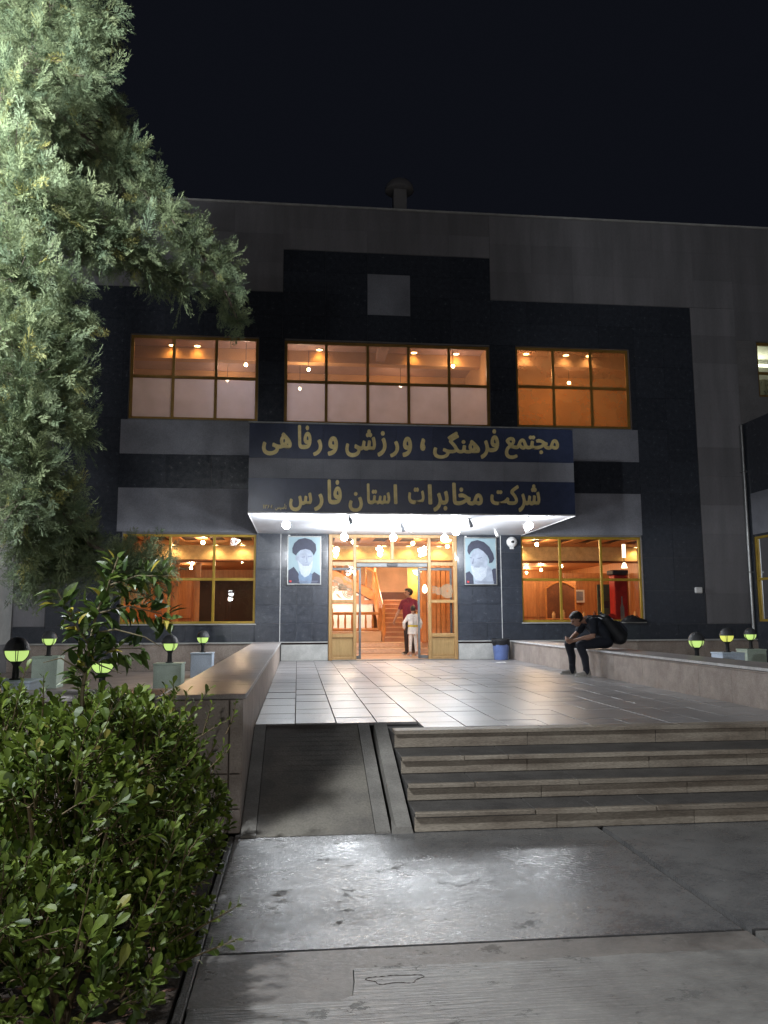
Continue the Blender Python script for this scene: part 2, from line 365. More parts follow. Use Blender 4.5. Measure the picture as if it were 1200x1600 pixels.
# ================================================================== SETTING
GZ = -0.60
g = setting(put('ground', MB().box(-300,300,-300,300,GZ-.6,GZ-.12), 'asphalt'))
pav = bpy.data.objects.new('pavement', None); COL.objects.link(pav); setting(pav)
def slab(x0,x1,y0,y1,m,dz=0.0,name='concrete_slab',c=.003):
    return put(name, MB().box(x0,x1,y0,y1,GZ-.12,GZ+dz,c), m, pav)
slab(-.46,2.405,4.37,6.62,'conc',0,'concrete_slab',0); slab(2.46,5.4,4.37,6.62,'conc',0,'concrete_slab',0); slab(5.415,9,4.365,6.62,'conc')
# the near row, its strip of old patching and the broomed field
def poly_slab(pts, m, name, z=GZ):
    n=len(pts); mb=MB()
    mb._add([(x,y,GZ-.12) for x,y in pts]+[(x,y,z) for x,y in pts], [tuple(range(n-1,-1,-1)), tuple(range(n,2*n))]+[(i,(i+1)%n,(i+1)%n+n,i+n) for i in range(n)])
    return put(name, mb, m, pav)
def ragged(x0,x1,y,n,amp): return [(x0+(x1-x0)*i/n, y+random.uniform(-amp,amp)) for i in range(n+1)]
edge = ragged(.29,2.42,4.12,26,.012)
poly_slab([(-.46,4.35),(-.46,3.80)]+ragged(-.45,.20,3.80,8,.008)+[(.26,3.84),(.275,3.97),(.28,4.10)]+edge+[(2.42,4.35)], 'conc_old', 'concrete_patch', GZ-.002)
poly_slab([(.285,4.11-.008),(.28,3.965),(.262,3.835),(.20,3.792)]+[(-.45,3.79),(-.46,3.0),(-.46,0.5),(2.42,.5),(2.42,4.115)]+[(x,y-.006) for x,y in edge[::-1]], 'conc_rough', 'concrete_slab', GZ+.004)
slab(2.46,5.4,.5,4.335,'conc_rough',.001,'concrete_slab',0); slab(5.415,9,.5,4.35,'conc_rough'); slab(-.46,9,-3.0,.485,'conc_rough'); slab(-.46,9,-14,-3.015,'conc_rough')
# a crack loop in the near slab
loop=[(.47+.12*math.cos(t)*(1+.18*math.sin(3*t)+.08*math.sin(7*t)), 3.97+.055*math.sin(t)*(1+.3*math.cos(2*t)+.1*math.sin(5*t)), GZ+.0035) for t in np.linspace(.3,6.58,44)]
put('crack', MB().tube(loop,[.0008+.0024*abs(math.sin(i*1.7)) for i in range(44)],4), 'int_dark', pav)
put('joint_filler', MB().box(2.407,2.458,.4,6.6,GZ-.11,GZ-.035).box(-.46,2.416,4.351,4.369,GZ-.11,GZ-.035).box(2.454,9,4.336,4.369,GZ-.11,GZ-.035), 'soil', pav)
kb = put('bed_kerb', MB().box(-.515,-.468,-8,6.60,GZ-.12,GZ-.004,.008), 'tread', pav)
soil = setting(put('planting_bed', MB().box(-12,-.535,-8,6.6,GZ-.11,GZ-.02), 'soil'))
# dry leaves lying on the bed
mb=MB()
for i in range(700):
    x=random.uniform(-2.2,-.55); y=random.uniform(2.6,5.2); a=random.uniform(0,6.28); l=random.uniform(.02,.05); t=random.uniform(-.6,.6)
    d=Vector((math.cos(a),math.sin(a),t*.5))*l; w=Vector((-math.sin(a),math.cos(a),random.uniform(-.5,.5)))*l*.4; p=Vector((x,y,GZ+random.uniform(-.01,.04)))
    mb._add([p-d,p-w*.9,p+d,p+w],[(0,1,2,3)])
M['dry']=mat('dry leaf litter',(.20,.10,.065),.8,col2=(.10,.05,.035),scale=30)
stuff(put('leaf_litter', mb, 'dry', fix=False))

# ---- terrace: a bedding slab and its tiles
ter = bpy.data.objects.new('terrace', None); COL.objects.link(ter); setting(ter)
bed=MB().box(-.425,5.39,8.47,20.33,-.5,-.03); bed.box(.92,5.39,7.84,8.475,-.5,-.031)
put('bedding', bed, 'bedding', ter)
cells=[]
xs=[-.42]+[-.012+.42*i for i in range(13)]+[5.385]
for i in range(len(xs)-1):
    ph=random.uniform(-.05,.05)
    y=8.475 if xs[i+1]<1.0 else 8.475-.44*1+ph*0
    if xs[i+1] < .95: y=8.475
    elif xs[i] < .9: y=8.475
    else: y=8.035
    j=0; first=True
    while y<20.3:
        l=.435+random.uniform(-.012,.012)+(ph if first else 0); first=False
        y1=min(y+l,20.325)
        if y1-y>.08: cells.append((y,xs[i],xs[i+1],y1))
        y=y1
cells.sort()
far=MB()
for k,(y,x0,x1,y1) in enumerate(cells):
    dz=random.uniform(-.003,.003); gp=.0048
    if k<300: put('paving_tile', MB().box(x0+gp,x1-gp,y+.0035,y1-.0035,-.028,dz,.0018), 'tile', ter)
    else: far.box(x0+gp,x1-gp,y+.004,y1-.004,-.028,dz)
stuff(put('far_paving', far, 'tile', ter))

# ---- steps
stp = bpy.data.objects.new('entrance_steps', None); COL.objects.link(stp); setting(stp)
NY=[7.80,7.30,6.88,6.48]; NZ=[0,-.163,-.31,-.45]; BZ=[-.163,-.31,-.45,-.60]
for k in range(4):
    yb = NY[k]+.035
    ynext = NY[k-1]+.035 if k else 8.035
    # nosing slabs
    xcuts=[.93]+sorted(random.sample([1.5,1.9,2.4,2.9,3.3,3.8,4.3,4.8,5.3,5.9],4))+[7.2]
    for a,b in zip(xcuts,xcuts[1:]):
        put('nosing_slab', MB().box(a+.002,b-.002,NY[k],ynext-.002,NZ[k]-.036,NZ[k]+random.uniform(-.001,.001)-(.001 if k==0 else 0),.005),
            ['tread' if k else 'step'], stp)
    # pale worn front lip of the tread, a strip of its own stone
    if k:
        for a,b in zip(xcuts,xcuts[1:]): put('lip_strip', MB().box(a+.002,b-.002,NY[k]-.004+random.uniform(-.005,.004),NY[k]+.05,NZ[k]-.034,NZ[k]+.004+random.uniform(-.002,.002),random.uniform(.003,.009)), 'step', stp)
    xr=[.93]; 
    while xr[-1]<7.0: xr.append(xr[-1]+random.choice([.75,.95,1.15,1.3]))
    for a,b in zip(xr,xr[1:]):
        b=min(b,7.2)
        if b-a>.1: put('riser_slab', MB().box(a+.002,b-.002,yb+random.uniform(-.004,.003),yb+.03,BZ[k]+.004,NZ[k]-.038,.003), 'step', stp)
put('step_core', MB().box(.935,7.19,6.56,7.86,-.62,-.49).box(.935,7.19,6.95,7.86,-.49,-.35).box(.935,7.19,7.37,7.87,-.35,-.205), 'tread', stp)
# the white specks of the top edge: a pale edging strip in three lengths
for a,b in ((.935,1.66),(1.665,3.2),(3.205,4.6),(4.605,5.385)):
    put('edge_strip', MB().box(a,b,7.795,7.83,-.034,.004,.004), 'step', stp)

# ---- ramp
rmp = bpy.data.objects.new('ramp', None); COL.objects.link(rmp); setting(rmp)
Y0,Y1,Zb,Zt=6.52,8.46,GZ+.005,-.012
def inclined(x0,x1,h,th=.3,y0=Y0,y1=Y1):
    f=lambda y: Zb+(Zt-Zb)*(y-Y0)/(Y1-Y0)
    return MB().hull8([(x0,y0,f(y0)-th),(x1,y0,f(y0)-th),(x1,y0,f(y0)+h),(x0,y0,f(y0)+h)],[(x0,y1,f(y1)-th),(x1,y1,f(y1)-th),(x1,y1,f(y1)+h),(x0,y1,f(y1)+h)])
put('ramp_surface', inclined(-.30,.62,0), 'ramp', rmp)
put('border_strip', inclined(-.418,-.305,.010), 'kerb', rmp); put('border_strip', inclined(.625,.74,.010), 'kerb', rmp)
f=lambda y: Zb+(Zt-Zb)*(y-Y0)/(Y1-Y0)
ch=MB().hull8([(.745,6.50,-.62),(.925,6.50,-.62),(.905,6.50,f(6.5)+.05),(.78,6.50,f(6.5)+.05)],[(.745,8.30,-.62),(.925,8.30,-.62),(.905,8.30,.012),(.78,8.30,.012)])
put('ramp_cheek', ch, 'kerb', rmp)
for i in range(10):
    y=8.38-.095*i
    put('groove', MB().hull8([(-.27,y-.0025,f(y)-.004),(.58,y-.0025,f(y)-.004),(.58,y-.0025,f(y-.0025)+.0004),(-.27,y-.0025,f(y-.0025)+.0004)],[(-.27,y+.0025,f(y)-.004),(.58,y+.0025,f(y)-.004),(.58,y+.0025,f(y+.0025)+.0004),(-.27,y+.0025,f(y+.0025)+.0004)]), 'ramp', rmp)

# ---- parapet walls either side of the terrace
CZ=.47
pw = thing('parapet_wall','low stone wall along the ramp and terrace with a wide polished cap, beside the bush','wall',(-.74,6.66,GZ))
put('core', MB().box(-1.02,-.44,6.70,20.30,GZ,CZ-.045), 'brown_stone', pw)
ysl=[6.66,8.1,9.5,10.9,12.3,13.7,15.1,16.5,17.9,19.2,20.3]
for a,b in zip(ysl,ysl[1:]):
    put('stone_panel', MB().box(-.45,-.425,a+.002,b-.002,GZ+.003,CZ-.043,.003), 'wall_stone', pw)
    put('cap_slab', MB().box(-1.06,-.405,a+.0015,b-.0015,CZ-.04,CZ,.005), 'cap', pw)
put('metal_edge', MB().box(-.407,-.398,6.645,20.3,CZ-.03,CZ+.0035), 'white_trim', pw)
fw = thing('planter_wall','stone front wall of the sunken lamp court, its cap running behind the bush','wall',(-3,6.7,GZ))
put('core', MB().box(-9,-1.07,6.72,7.28,GZ,CZ-.045), 'brown_stone', fw)
for z0,z1 in ((GZ,-.42),(-.415,-.15),(-.145,CZ-.043)):
    for a,b in ((-9,-5.8),(-5.8,-4.4),(-4.4,-3.0),(-3.0,-1.75),(-1.75,-.535),(-.53,-.428)):
        put('stone_panel', MB().box(a+.003,b-.003,6.655,6.70,z0+.002,z1-.002,.004), 'wall_stone', fw)
for a,b in ((-9,-5.6),(-5.6,-4.2),(-4.2,-2.6),(-2.6,-1.063)):
    put('cap_slab', MB().box(a+.0015,b-.0015,6.63,7.30,CZ-.04,CZ+.0005,.005), 'cap', fw)
rw = thing('parapet_wall','long low stone wall of the terrace on which a man sits, with a polished cap','wall',(5.7,14,0))
put('core', MB().box(5.42,6.02,4.9,20.30,GZ,CZ-.045), 'brown_stone', rw)
ysr=[4.9,6.3,7.7,8.6,9.71,10.55,12.35,13.51,14.9,16.36,17.8,19.1,20.3]
for a,b in zip(ysr,ysr[1:]):
    put('stone_panel', MB().box(5.392,5.418,a+.003,b-.003,-.2 if a>7 else GZ,CZ-.062,.003), 'wall_stone', rw)
    put('cap_slab', MB().box(5.372,6.07,a+.0015,b-.0015,CZ-.04,CZ,.005), 'cap', rw)
    put('cap_moulding', MB().box(5.384,5.42,a+.0015,b-.0015,CZ-.06,CZ-.041,.003), 'wall_stone', rw)
put('metal_edge', MB().box(5.362,5.371,4.9,20.3,CZ-.03,CZ+.0035), 'white_trim', rw)

# ---- sunken courts that hold the globe lamps
ct=MB().box(-16,-1.03,7.29,20.2,-.5,-.2); ct.box(6.03,20,-2,20.2,-.5,-.2)
setting(put('court_paving', ct, 'bed_floor'))

# ================================================================== BUILDING
FY=20.33; CT=-.6
bld = thing('building','three storey night lit civic building of pale render and black granite with lit windows','building',(2.3,FY,-.6))
LW=(-4.32,-1.05,.92,3.14); RW=(5.75,9.02,.92,3.14)
UL=(-4.30,-1.07,6.06,8.27); UC=(-.40,5.03,6.03,8.24); UR=(5.74,8.90,6.06,8.27)
ENT=(.77,4.05,0,3.15)
EXW=(12.60,14.6,7.05,8.62)
HOLES=[LW,RW,UL,UC,UR,ENT,EXW]
def grid_wall(mb,x0,x1,z0,z1,y0,y1,holes):
    X=sorted({x0,x1,*[h[0] for h in holes],*[h[1] for h in holes]}); Z=sorted({z0,z1,*[h[2] for h in holes],*[h[3] for h in holes]})
    X=[x for x in X if x0<=x<=x1]; Z=[z for z in Z if z0<=z<=z1]
    for za,zb in zip(Z,Z[1:]):
        run=None
        for xa,xb in zip(X,X[1:]):
            cx,cz=(xa+xb)/2,(za+zb)/2
            hole=any(h[0]<cx<h[1] and h[2]<cz<h[3] for h in holes)
            if not hole:
                run=[run[0],xb] if run else [xa,xb]
            if (hole or xb==X[-1]) and run:
                mb.box(run[0],run[1],y0,y1,za,zb); run=None
wall=MB(); grid_wall(wall,-16,22,-.6,11.95,FY+.03,FY+.33,HOLES)
put('wall', wall, 'pale', bld)
put('roof', MB().box(-16,22,FY+.33,34.5,11.5,11.8), 'pale', bld)
put('rear_wall', MB().box(-16,22,34.5,34.8,-.6,11.95), 'pale', bld)
put('side_wall', MB().box(-16,-15.7,FY+.33,34.5,-.6,11.95), 'pale', bld); put('side_wall', MB().box(21.7,22,FY+.33,34.5,-.6,11.95), 'pale', bld)
for x in range(-16,22,2):
    put('coping_stone', MB().box(x+.002,x+1.998,FY-.02,FY+.40,11.95,12.0,.006), 'plinth', bld)
def panels(x0,x1,z0,z1,w,h,m,name,y=FY,t=.028,holes=(),gap=.0022,off=0.0):
    nx=max(1,round((x1-x0)/w)); nz=max(1,round((z1-z0)/h)); dx=(x1-x0)/nx; dz=(z1-z0)/nz
    for j in range(nz):
        for i in range(nx):
            d=random.uniform(0,.0022)
            put(name, MB().box(x0+i*dx+gap,x0+(i+1)*dx-gap,y-d,y+t,z0+j*dz+gap,z0+(j+1)*dz-gap), m, bld)
G=lambda x0,x1,z0,z1,w=.95,h=.62: panels(x0,x1,z0,z1,w,h,'granite','granite_panel')
# black cladding, cut round the windows and the pale bands
G(-.46,1.76,9.52,10.70,1.11,.6); G(2.90,5.08,9.52,10.70,1.09,.6); G(1.76,2.90,10.12,10.70,1.14,.58)
G(-.46,1.76,8.27,9.52); G(2.90,5.08,8.27,9.52); G(1.76,2.90,8.27,8.99,1.14,.72)
panels(1.76,2.90,8.99,10.12,1.14,1.13,'pale_band','pale_panel')
G(-6.05,-4.46,.86,9.52,.8,.86); G(9.05,10.70,.86,9.52,.82,.86)
G(-4.46,-.46,8.27,9.52,1,.62); G(5.08,9.05,8.27,9.52,1,.62)
G(-1.06,-.40,5.15,8.27,.66,.62); G(5.03,5.74,5.15,8.27,.71,.62)
G(-4.46,-4.30,6.03,8.27,.16,.75); G(8.90,9.05,6.03,8.27,.15,.75)
G(-.40,5.03,5.02,6.03,1.08,.5)
for x0,x1 in ((-4.46,-1.06),(5.74,9.05)):
    panels(x0,x1,5.15,6.03,x1-x0,.88,'pale_band','pale_panel'); G(x0,x1,4.29,5.15,1.1,.43)
    panels(x0,x1,3.19,4.29,x1-x0,1.10,'pale_band','pale_panel')
G(-4.46,-4.32,.86,3.19,.14,.6); G(9.02,9.05,.86,3.19,.03,2.4)
G(-1.05,-.44,3.17,5.15,.61,.5); G(5.21,5.74,3.17,5.15,.53,.5)
# entrance bay, small tiles with their joints showing
G(-1.05,-.44,.47,3.17,.61,.45); G(-.43,.76,.47,3.17,.40,.45); G(4.06,5.20,.47,3.17,.38,.45); G(5.21,5.75,.47,3.17,.54,.45)
G(-6.05,-1.05,.47,.86,.55,.39); G(5.75,12.0,.47,.86,.52,.39)
G(-6.8,-6.05,.47,.86,.75,.39)
G(-4.32,-1.05,.86,.915,1.6,.05); G(5.75,9.02,.86,.915,1.6,.05)
for x in (-.435,5.205):
    put('joint_strip', MB().box(x-.008,x+.008,FY-.010,FY+.02,.47,3.17), 'white_trim', bld)
# plinth course
for a,b in ((-.40,.755),(4.065,5.36)):
    put('plinth_stone', MB().box(a,b,FY-.015,FY+.03,.003,.40,.004), 'plinth', bld)
    put('plinth_ledge', MB().box(a-.01,b,FY-.05,FY+.03,.445,.468,.004), 'plinth', bld)
    put('plinth_gap', MB().box(a,b,FY+.004,FY+.03,.40,.445), 'int_dark', bld)
for x0,x1 in ((-9,-1.07),(6.08,18)):
    n=round((x1-x0)/1.3); d=(x1-x0)/n
    for i in range(n):
        put('plinth_stone', MB().box(x0+i*d+.002,x0+(i+1)*d-.002,FY-.11,FY+.03,-.2,.43,.004), 'brown_stone', bld)
        put('plinth_ledge', MB().box(x0+i*d+.002,x0+(i+1)*d-.002,FY-.15,FY+.03,.432,.468,.005), 'plinth', bld)

panels(-6.8,-.47,9.54,11.93,1.27,.80,'pale_face','stone_panel',y=FY+.012,t=.016,gap=.0014)
panels(-.46,5.08,10.72,11.93,1.11,.60,'pale_face','stone_panel',y=FY+.012,t=.016,gap=.0014)
panels(5.09,12.0,9.54,11.93,1.15,.80,'pale_face','stone_panel',y=FY+.012,t=.016,gap=.0014)
panels(12.0,20.0,8.64,11.93,1.14,.82,'pale_face','stone_panel',y=FY+.012,t=.016,gap=.0014)
panels(10.715,12.0,.87,9.53,1.28,.79,'pale_face','stone_panel',y=FY+.012,t=.016,gap=.0014)
panels(-6.8,-6.065,.87,9.53,.73,.79,'pale_face','stone_panel',y=FY+.012,t=.016,gap=.0014)
# ---- windows
def window(x0,x1,z0,z1,xs,zs,fm,gm,fw=.075,mw=.072,y=FY+.10,ledge=None,low=None):
    mb=MB(); yf,yb=y,y+.07
    mb.box(x0,x1,yf,yb,z1-fw,z1,.004).box(x0,x1,yf,yb,z0,z0+fw,.004).box(x0,x0+fw,yf+.001,yb-.001,z0+fw,z1-fw,.004).box(x1-fw,x1,yf+.001,yb-.001,z0+fw,z1-fw,.004)
    for q in xs: mb.box(q-mw/2,q+mw/2,yf+.004,yb-.004,z0+fw,z1-fw,.004)
    for q in zs:
        ex=[x0+fw]+[v for p in xs for v in (p-mw/2,p+mw/2)]+[x1-fw]
        for a,b in zip(ex[::2],ex[1::2]): mb.box(a,b,yf+.007,yb-.007,q-mw/2,q+mw/2,.004)
    w=put('window', mb, fm, bld)
    ex=[x0+fw]+[v for p in xs for v in (p-mw/2,p+mw/2)]+[x1-fw]; ez=[z0+fw]+[v for p in zs for v in (p-mw/2,p+mw/2)]+[z1-fw]
    for a,b in zip(ex[::2],ex[1::2]):
        for c,d in zip(ez[::2],ez[1::2]):
            # each pane hangs a hair out of true, as glazing does
            t=[random.uniform(-.0025,.0025) for _ in range(4)]
            yy=y+.035
            put('pane', MB()._add([(a,yy+t[0],c),(b,yy+t[1],c),(b,yy+t[1]+t[2]-t[0],d),(a,yy+t[2],d)],[(0,1,2,3)]), (low if low and d<zs[0] else gm), w, fix=False)
    if ledge: put('sill', MB().box(x0-.03,x1+.03,FY-.03,y,z0-.032,z0-.002,.004), ledge, w)
    return w
third=lambda a,b,n:[a+(b-a)*i/n for i in range(1,n)]
window(*LW,[-3.17,-2.09],[2.02],'frame_yellow','glass_dark',.06,.065,ledge='plinth')
window(*RW,[6.82,7.93],[2.02],'frame_yellow','glass_dark',.06,.065,ledge='plinth')
window(*UL,third(UL[0],UL[1],3),[7.19],'frame_brown','glass_film',low='glass_frost')
window(*UC,third(UC[0],UC[1],5),[7.155],'frame_brown','glass_film',low='glass_frost')
window(*UR,third(UR[0],UR[1],3),[7.19],'frame_brown','glass_film_orange')
window(*EXW,[13.3],[7.75],'frame_brown','glass',ledge=None)

# ---- entrance screen
fr=MB(); y0,y1=FY-.035,FY+.085
X=[.77,.865,1.385,1.47,2.345,2.425,3.295,3.375,3.955,4.05]
fr.box(X[0],X[1],y0,y1,.002,3.15,.008).box(X[8],X[9],y0,y1,.002,3.15,.008)
fr.box(X[1],X[8],y0+.003,y1-.003,3.07,3.15,.008)
fr.box(X[2],X[3],y0+.004,y1-.004,.002,3.07,.008).box(X[6],X[7],y0+.004,y1-.004,.002,3.07,.008)
fr.box(X[4],X[5],y0+.006,y1-.006,2.52,3.07,.008)
fr.box(X[1],X[2],y0+.008,y1-.008,2.36,2.46,.008).box(X[3],X[6],y0+.008,y1-.008,2.44,2.52,.008).box(X[7],X[8],y0+.008,y1-.008,2.36,2.46,.008)
for a,b in ((X[1],X[2]),(X[7],X[8])):
    fr.box(a,b,y0+.008,y1-.008,1.42,1.50,.008).box(a,b,y0+.008,y1-.008,.565,.66,.008).box(a,b,y0+.008,y1-.008,.002,.085,.008)
ent=put('entrance_screen', fr, 'wood', bld)
for a,b in ((X[1],X[2]),(X[7],X[8])):
    put('wood_panel', MB().box(a+.003,b-.003,FY+.01,FY+.04,.088,.562), 'wood_panel', ent)
    put('panel_bead', MB().box(a+.03,b-.03,FY+.002,FY+.0095,.12,.14).box(a+.03,b-.03,FY+.002,FY+.0095,.51,.53), 'wood', ent)
def quad(a,b,c,d,y,m,name,par): 
    t=[random.uniform(-.002,.002) for _ in range(3)]
    return put(name, MB()._add([(a,y+t[0],c),(b,y+t[1],c),(b,y+t[1]+t[2]-t[0],d),(a,y+t[2],d)],[(0,1,2,3)]), m, par, fix=False)
for a,b in ((X[1],X[2]),(X[7],X[8])):
    quad(a,b,1.50,2.36,FY+.025,'glass','pane',ent); quad(a,b,.66,1.42,FY+.025,'glass','pane',ent); quad(a,b,2.46,3.07,FY+.025,'glass_dark','pane',ent)
quad(X[3],X[4],2.52,3.07,FY+.025,'glass_dark','pane',ent); quad(X[5],X[6],2.52,3.07,FY+.025,'glass_dark','pane',ent)
put('door_operator', MB().box(1.475,3.29,FY+.02,FY+.2,2.33,2.436,.01), 'alu_dark', ent); put('door_sensor', MB().box(2.25,2.52,FY-.012,FY+.018,2.35,2.42,.008), 'black_plastic', ent)
# emblem of two coiled channels, half on either side light
def coil(cx,cz,flip,x0,x1,z0,z1):
    mb=MB()
    for r in (.045,.085,.125,.165):
        for k in range(26):
            t0,t1=2*math.pi*k/26,2*math.pi*(k+.97)/26
            q=[(cx+rr*math.cos(t)*flip, cz+rr*math.sin(t)) for rr,t in ((r-.014,t0),(r+.012,t0),(r+.012,t1),(r-.014,t1))]
            if all(x0<p[0]<x1 and z0<p[1]<z1 for p in q): mb.prism(q,FY+.017,FY+.0215)
    return mb
def wave(mb,pts,w=.012):
    for (a,b),(c,d) in zip(pts,pts[1:]):
        n=Vector((-(d-b),c-a)); n=n.normalized()*w if n.length else Vector((0,w))
        mb.prism([(a-n.x,b-n.y),(c-n.x,d-n.y),(c+n.x,d+n.y),(a+n.x,b+n.y)],FY+.017,FY+.0215)
    return mb
e1=coil(.965,1.90,1,.875,1.38,1.55,2.2); 
for k,m_ in enumerate(coil(1.30,1.70,1,.875,1.38,1.515,2.2).f): pass
q=coil(1.29,1.71,1,.875,1.38,1.515,2.2); e1._add(q.v,q.f)
for dz in (0,.045,.09,.135): wave(e1,[(1.02,1.83+dz*.6-.06),(1.10,1.83+dz-.06),(1.16,1.76+dz),(1.23,1.78+dz)])
e1.prism([(1.13,2.06),(1.22,1.98),(1.36,1.93),(1.36,1.97),(1.22,2.10)],FY+.017,FY+.0215); e1.prism([(.90,1.72),(1.02,1.56),(1.12,1.52),(1.02,1.64)],FY+.017,FY+.0215)
put('emblem', e1, 'etch', ent)
e2=coil(3.80,1.72,-1,3.385,3.945,1.515,2.2)
for dz in (0,.05,.10,.15): wave(e2,[(3.40,1.68+dz),(3.50,1.68+dz),(3.55,1.64+dz),(3.66,1.66+dz)])
put('emblem', e2, 'etch', ent)
# sliding door leaves
def leaf(x0,x1,y):
    mb=MB().box(x0,x0+.055,y,y+.045,.03,2.32,.005).box(x1-.055,x1,y,y+.045,.03,2.32,.005).box(x0+.055,x1-.055,y,y+.045,2.25,2.32,.005).box(x0+.055,x1-.055,y,y+.045,.03,.11,.005)
    o=put('sliding_door', mb, 'alu_dark', ent); quad(x0+.055,x1-.055,.11,2.25,y+.022,'glass','pane',o); return o
leaf(.80,1.595,FY+.11); leaf(3.05,3.94,FY+.11)
put('threshold', MB().box(.865,3.955,FY-.10,FY+.17,.0025,.02,.004), 'alu', ent)

# ---- canopy with its sign
CY=16.18; cx0,cx1=-1.01,5.76
can=put('canopy', MB().box(cx0+.03,cx1-.03,CY+.03,FY-.003,3.19,5.0), 'granite_band', bld)
put('soffit', MB().box(cx0+.004,cx1-.004,CY+.004,FY-.004,3.165,3.188), 'soffit', can)
put('soffit_edge', MB().box(cx0-.004,cx1+.004,CY-.006,CY+.003,3.150,3.176).box(cx0-.005,cx0+.003,CY+.003,FY-.005,3.150,3.176).box(cx1-.003,cx1+.005,CY+.003,FY-.005,3.150,3.176), 'white_trim', can)
n=9; d=(cx1-cx0)/n
for i in range(n):
    a,b=cx0+i*d+.0015,cx0+(i+1)*d-.0015
    for z0,z1,m in ((3.178,3.865,'granite_band'),(3.868,4.275,'pale_band'),(4.278,4.985,'granite_band')):
        put('sign_panel', MB().box(a,b,CY,CY+.028,z0,z1), m, can)
for xs_,s in ((cx0,1),(cx1,-1)):
    for k in range(4):
        a=CY+.03+k*(FY-.03-CY-.03)/4; b=a+(FY-.03-CY-.03)/4-.003
        for z0,z1,m in ((3.19,3.865,'granite_band'),(3.868,4.275,'pale_band'),(4.278,4.985,'granite_band')):
            put('sign_panel', MB().box(xs_,xs_+s*.028,a,b,z0,z1), m, can)
put('coping', MB().box(cx0-.02,cx1+.02,CY-.02,FY-.004,5.0,5.03,.006), 'alu', can)
LETTERS=[('ﻣﺠﺘﻤﻊ', 4.28, 5.45, 4.34, 4.85),('ﻓﺮ', 3.76, 4.16, 4.33, 4.97),('ﻫﻨﮕﯽ', 2.76, 3.75, 4.32, 4.9),('،', 2.49, 2.6, 4.48, 4.75),('ﻭ', 2.12, 2.32, 4.34, 4.77),('ﺭ', 1.86, 2.05, 4.33, 4.68),('ﺯ', 1.6, 1.79, 4.34, 4.88),('ﺷﯽ', 0.94, 1.57, 4.32, 4.91),('ﻭ', 0.58, 0.79, 4.34, 4.75),('ﺭ', 0.28, 0.47, 4.33, 4.68),('ﻓﺎ', -0.03, 0.25, 4.47, 4.97),('ﻫﯽ', -0.75, -0.15, 4.33, 4.81),('ﺷﺮ', 4.54, 5.01, 3.22, 3.81),('ﮐﺖ', 3.95, 4.56, 3.36, 3.79),('ﻣﺨﺎ', 3.15, 3.79, 3.35, 3.82),('ﺑﺮ', 2.75, 3.07, 3.21, 3.65),('ﺍ', 2.64, 2.73, 3.36, 3.78),('ﺕ', 2.23, 2.57, 3.36, 3.71),('ﺍ', 1.93, 2.01, 3.36, 3.77),('ﺳﺘﺎ', 1.38, 1.86, 3.35, 3.78),('ﻥ', 1.01, 1.3, 3.19, 3.6),('ﻓﺎ', 0.58, 0.87, 3.34, 3.85),('ﺭ', 0.31, 0.5, 3.2, 3.56),('ﺱ', -0.19, 0.27, 3.19, 3.58),('ﺗﺄﺳﻴﺲ', -0.47, -0.24, 3.21, 3.34),('۱۳۸۵', -0.71, -0.51, 3.24, 3.32)]
def text_points(s, bold):
    c=bpy.data.curves.new('t','FONT')
    c.body = s if s[0] in '۱' else s[::-1]
    c.extrude=.01; c.resolution_u=2
    o=bpy.data.objects.new('t',c); COL.objects.link(o); bpy.context.view_layer.update()
    dg=bpy.context.evaluated_depsgraph_get(); ev=o.evaluated_get(dg); me=ev.to_mesh()
    v=[tuple(p.co) for p in me.vertices]; f=[tuple(p.vertices) for p in me.polygons]
    ev.to_mesh_clear(); bpy.data.objects.remove(o); bpy.data.curves.remove(c)
    # thicken: the outline swept round a small nib, each pass a hair deeper than the last
    V,Fc=list(v),list(f); n=len(v)
    for k in range(8):
        a=2*math.pi*k/8; V+= [(p[0]+bold*1.15*math.cos(a),p[1]+bold*.8*math.sin(a),p[2]-(.0011*(k+1) if p[2]>0 else 0)) for p in v]; Fc+= [tuple(i+n*(k+1) for i in q) for q in f]
    return V,Fc
for s,xa,xb,za,zb in LETTERS:
    small=s in ('ﺗﺄﺳﻴﺲ','۱۳۸۵')
    v,f_=text_points(s,.012 if small else .034)
    vx=[p[0] for p in v]; vy=[p[1] for p in v]; a,b,c,d_=min(vx),max(vx),min(vy),max(vy)
    mb=MB(); mb._add([(xa+(p[0]-a)/(b-a)*(xb-xa), CY-.018+(.0165 if p[2]<0 else (.01-p[2])*.5), za+(p[1]-c)/(d_-c)*(zb-za)) for p in v],f_)
    put('letter', mb, 'gold', can)
# ---- wings that come forward on both sides
wg=MB().box(12.03,18,13,20.1,-.6,.92).box(12.03,18,13,20.1,3.14,6.25).box(12.03,18,20.10,20.35,-.6,6.25).box(12.03,18,13,17.9,.92,3.14)
put('wing_wall', wg, 'granite', bld)
for a,b in ((13,14.7),(14.7,16.4),(16.4,18.2),(18.2,20.1)):
    put('granite_panel', MB().box(12.0,12.028,a+.002,b-.002,4.32,6.24), 'granite', bld); put('pale_panel', MB().box(12.0,12.028,a+.002,b-.002,3.20,4.30), 'pale_band', bld)
    put('granite_panel', MB().box(12.0,12.028,a+.002,b-.002,-.2,.90), 'granite', bld)
put('granite_panel', MB().box(12.0,12.028,20.1,20.325,.4,6.24), 'granite', bld)
wf=MB().box(12.04,12.12,20.04,20.10,.92,3.14).box(12.04,12.12,17.9,17.96,.92,3.14).box(12.04,12.12,17.96,20.04,3.08,3.14).box(12.04,12.12,17.96,20.04,.92,.98).box(12.043,12.117,17.96,20.04,1.99,2.05).box(12.043,12.117,18.97,19.03,.98,1.99).box(12.043,12.117,18.97,19.03,2.05,3.08)
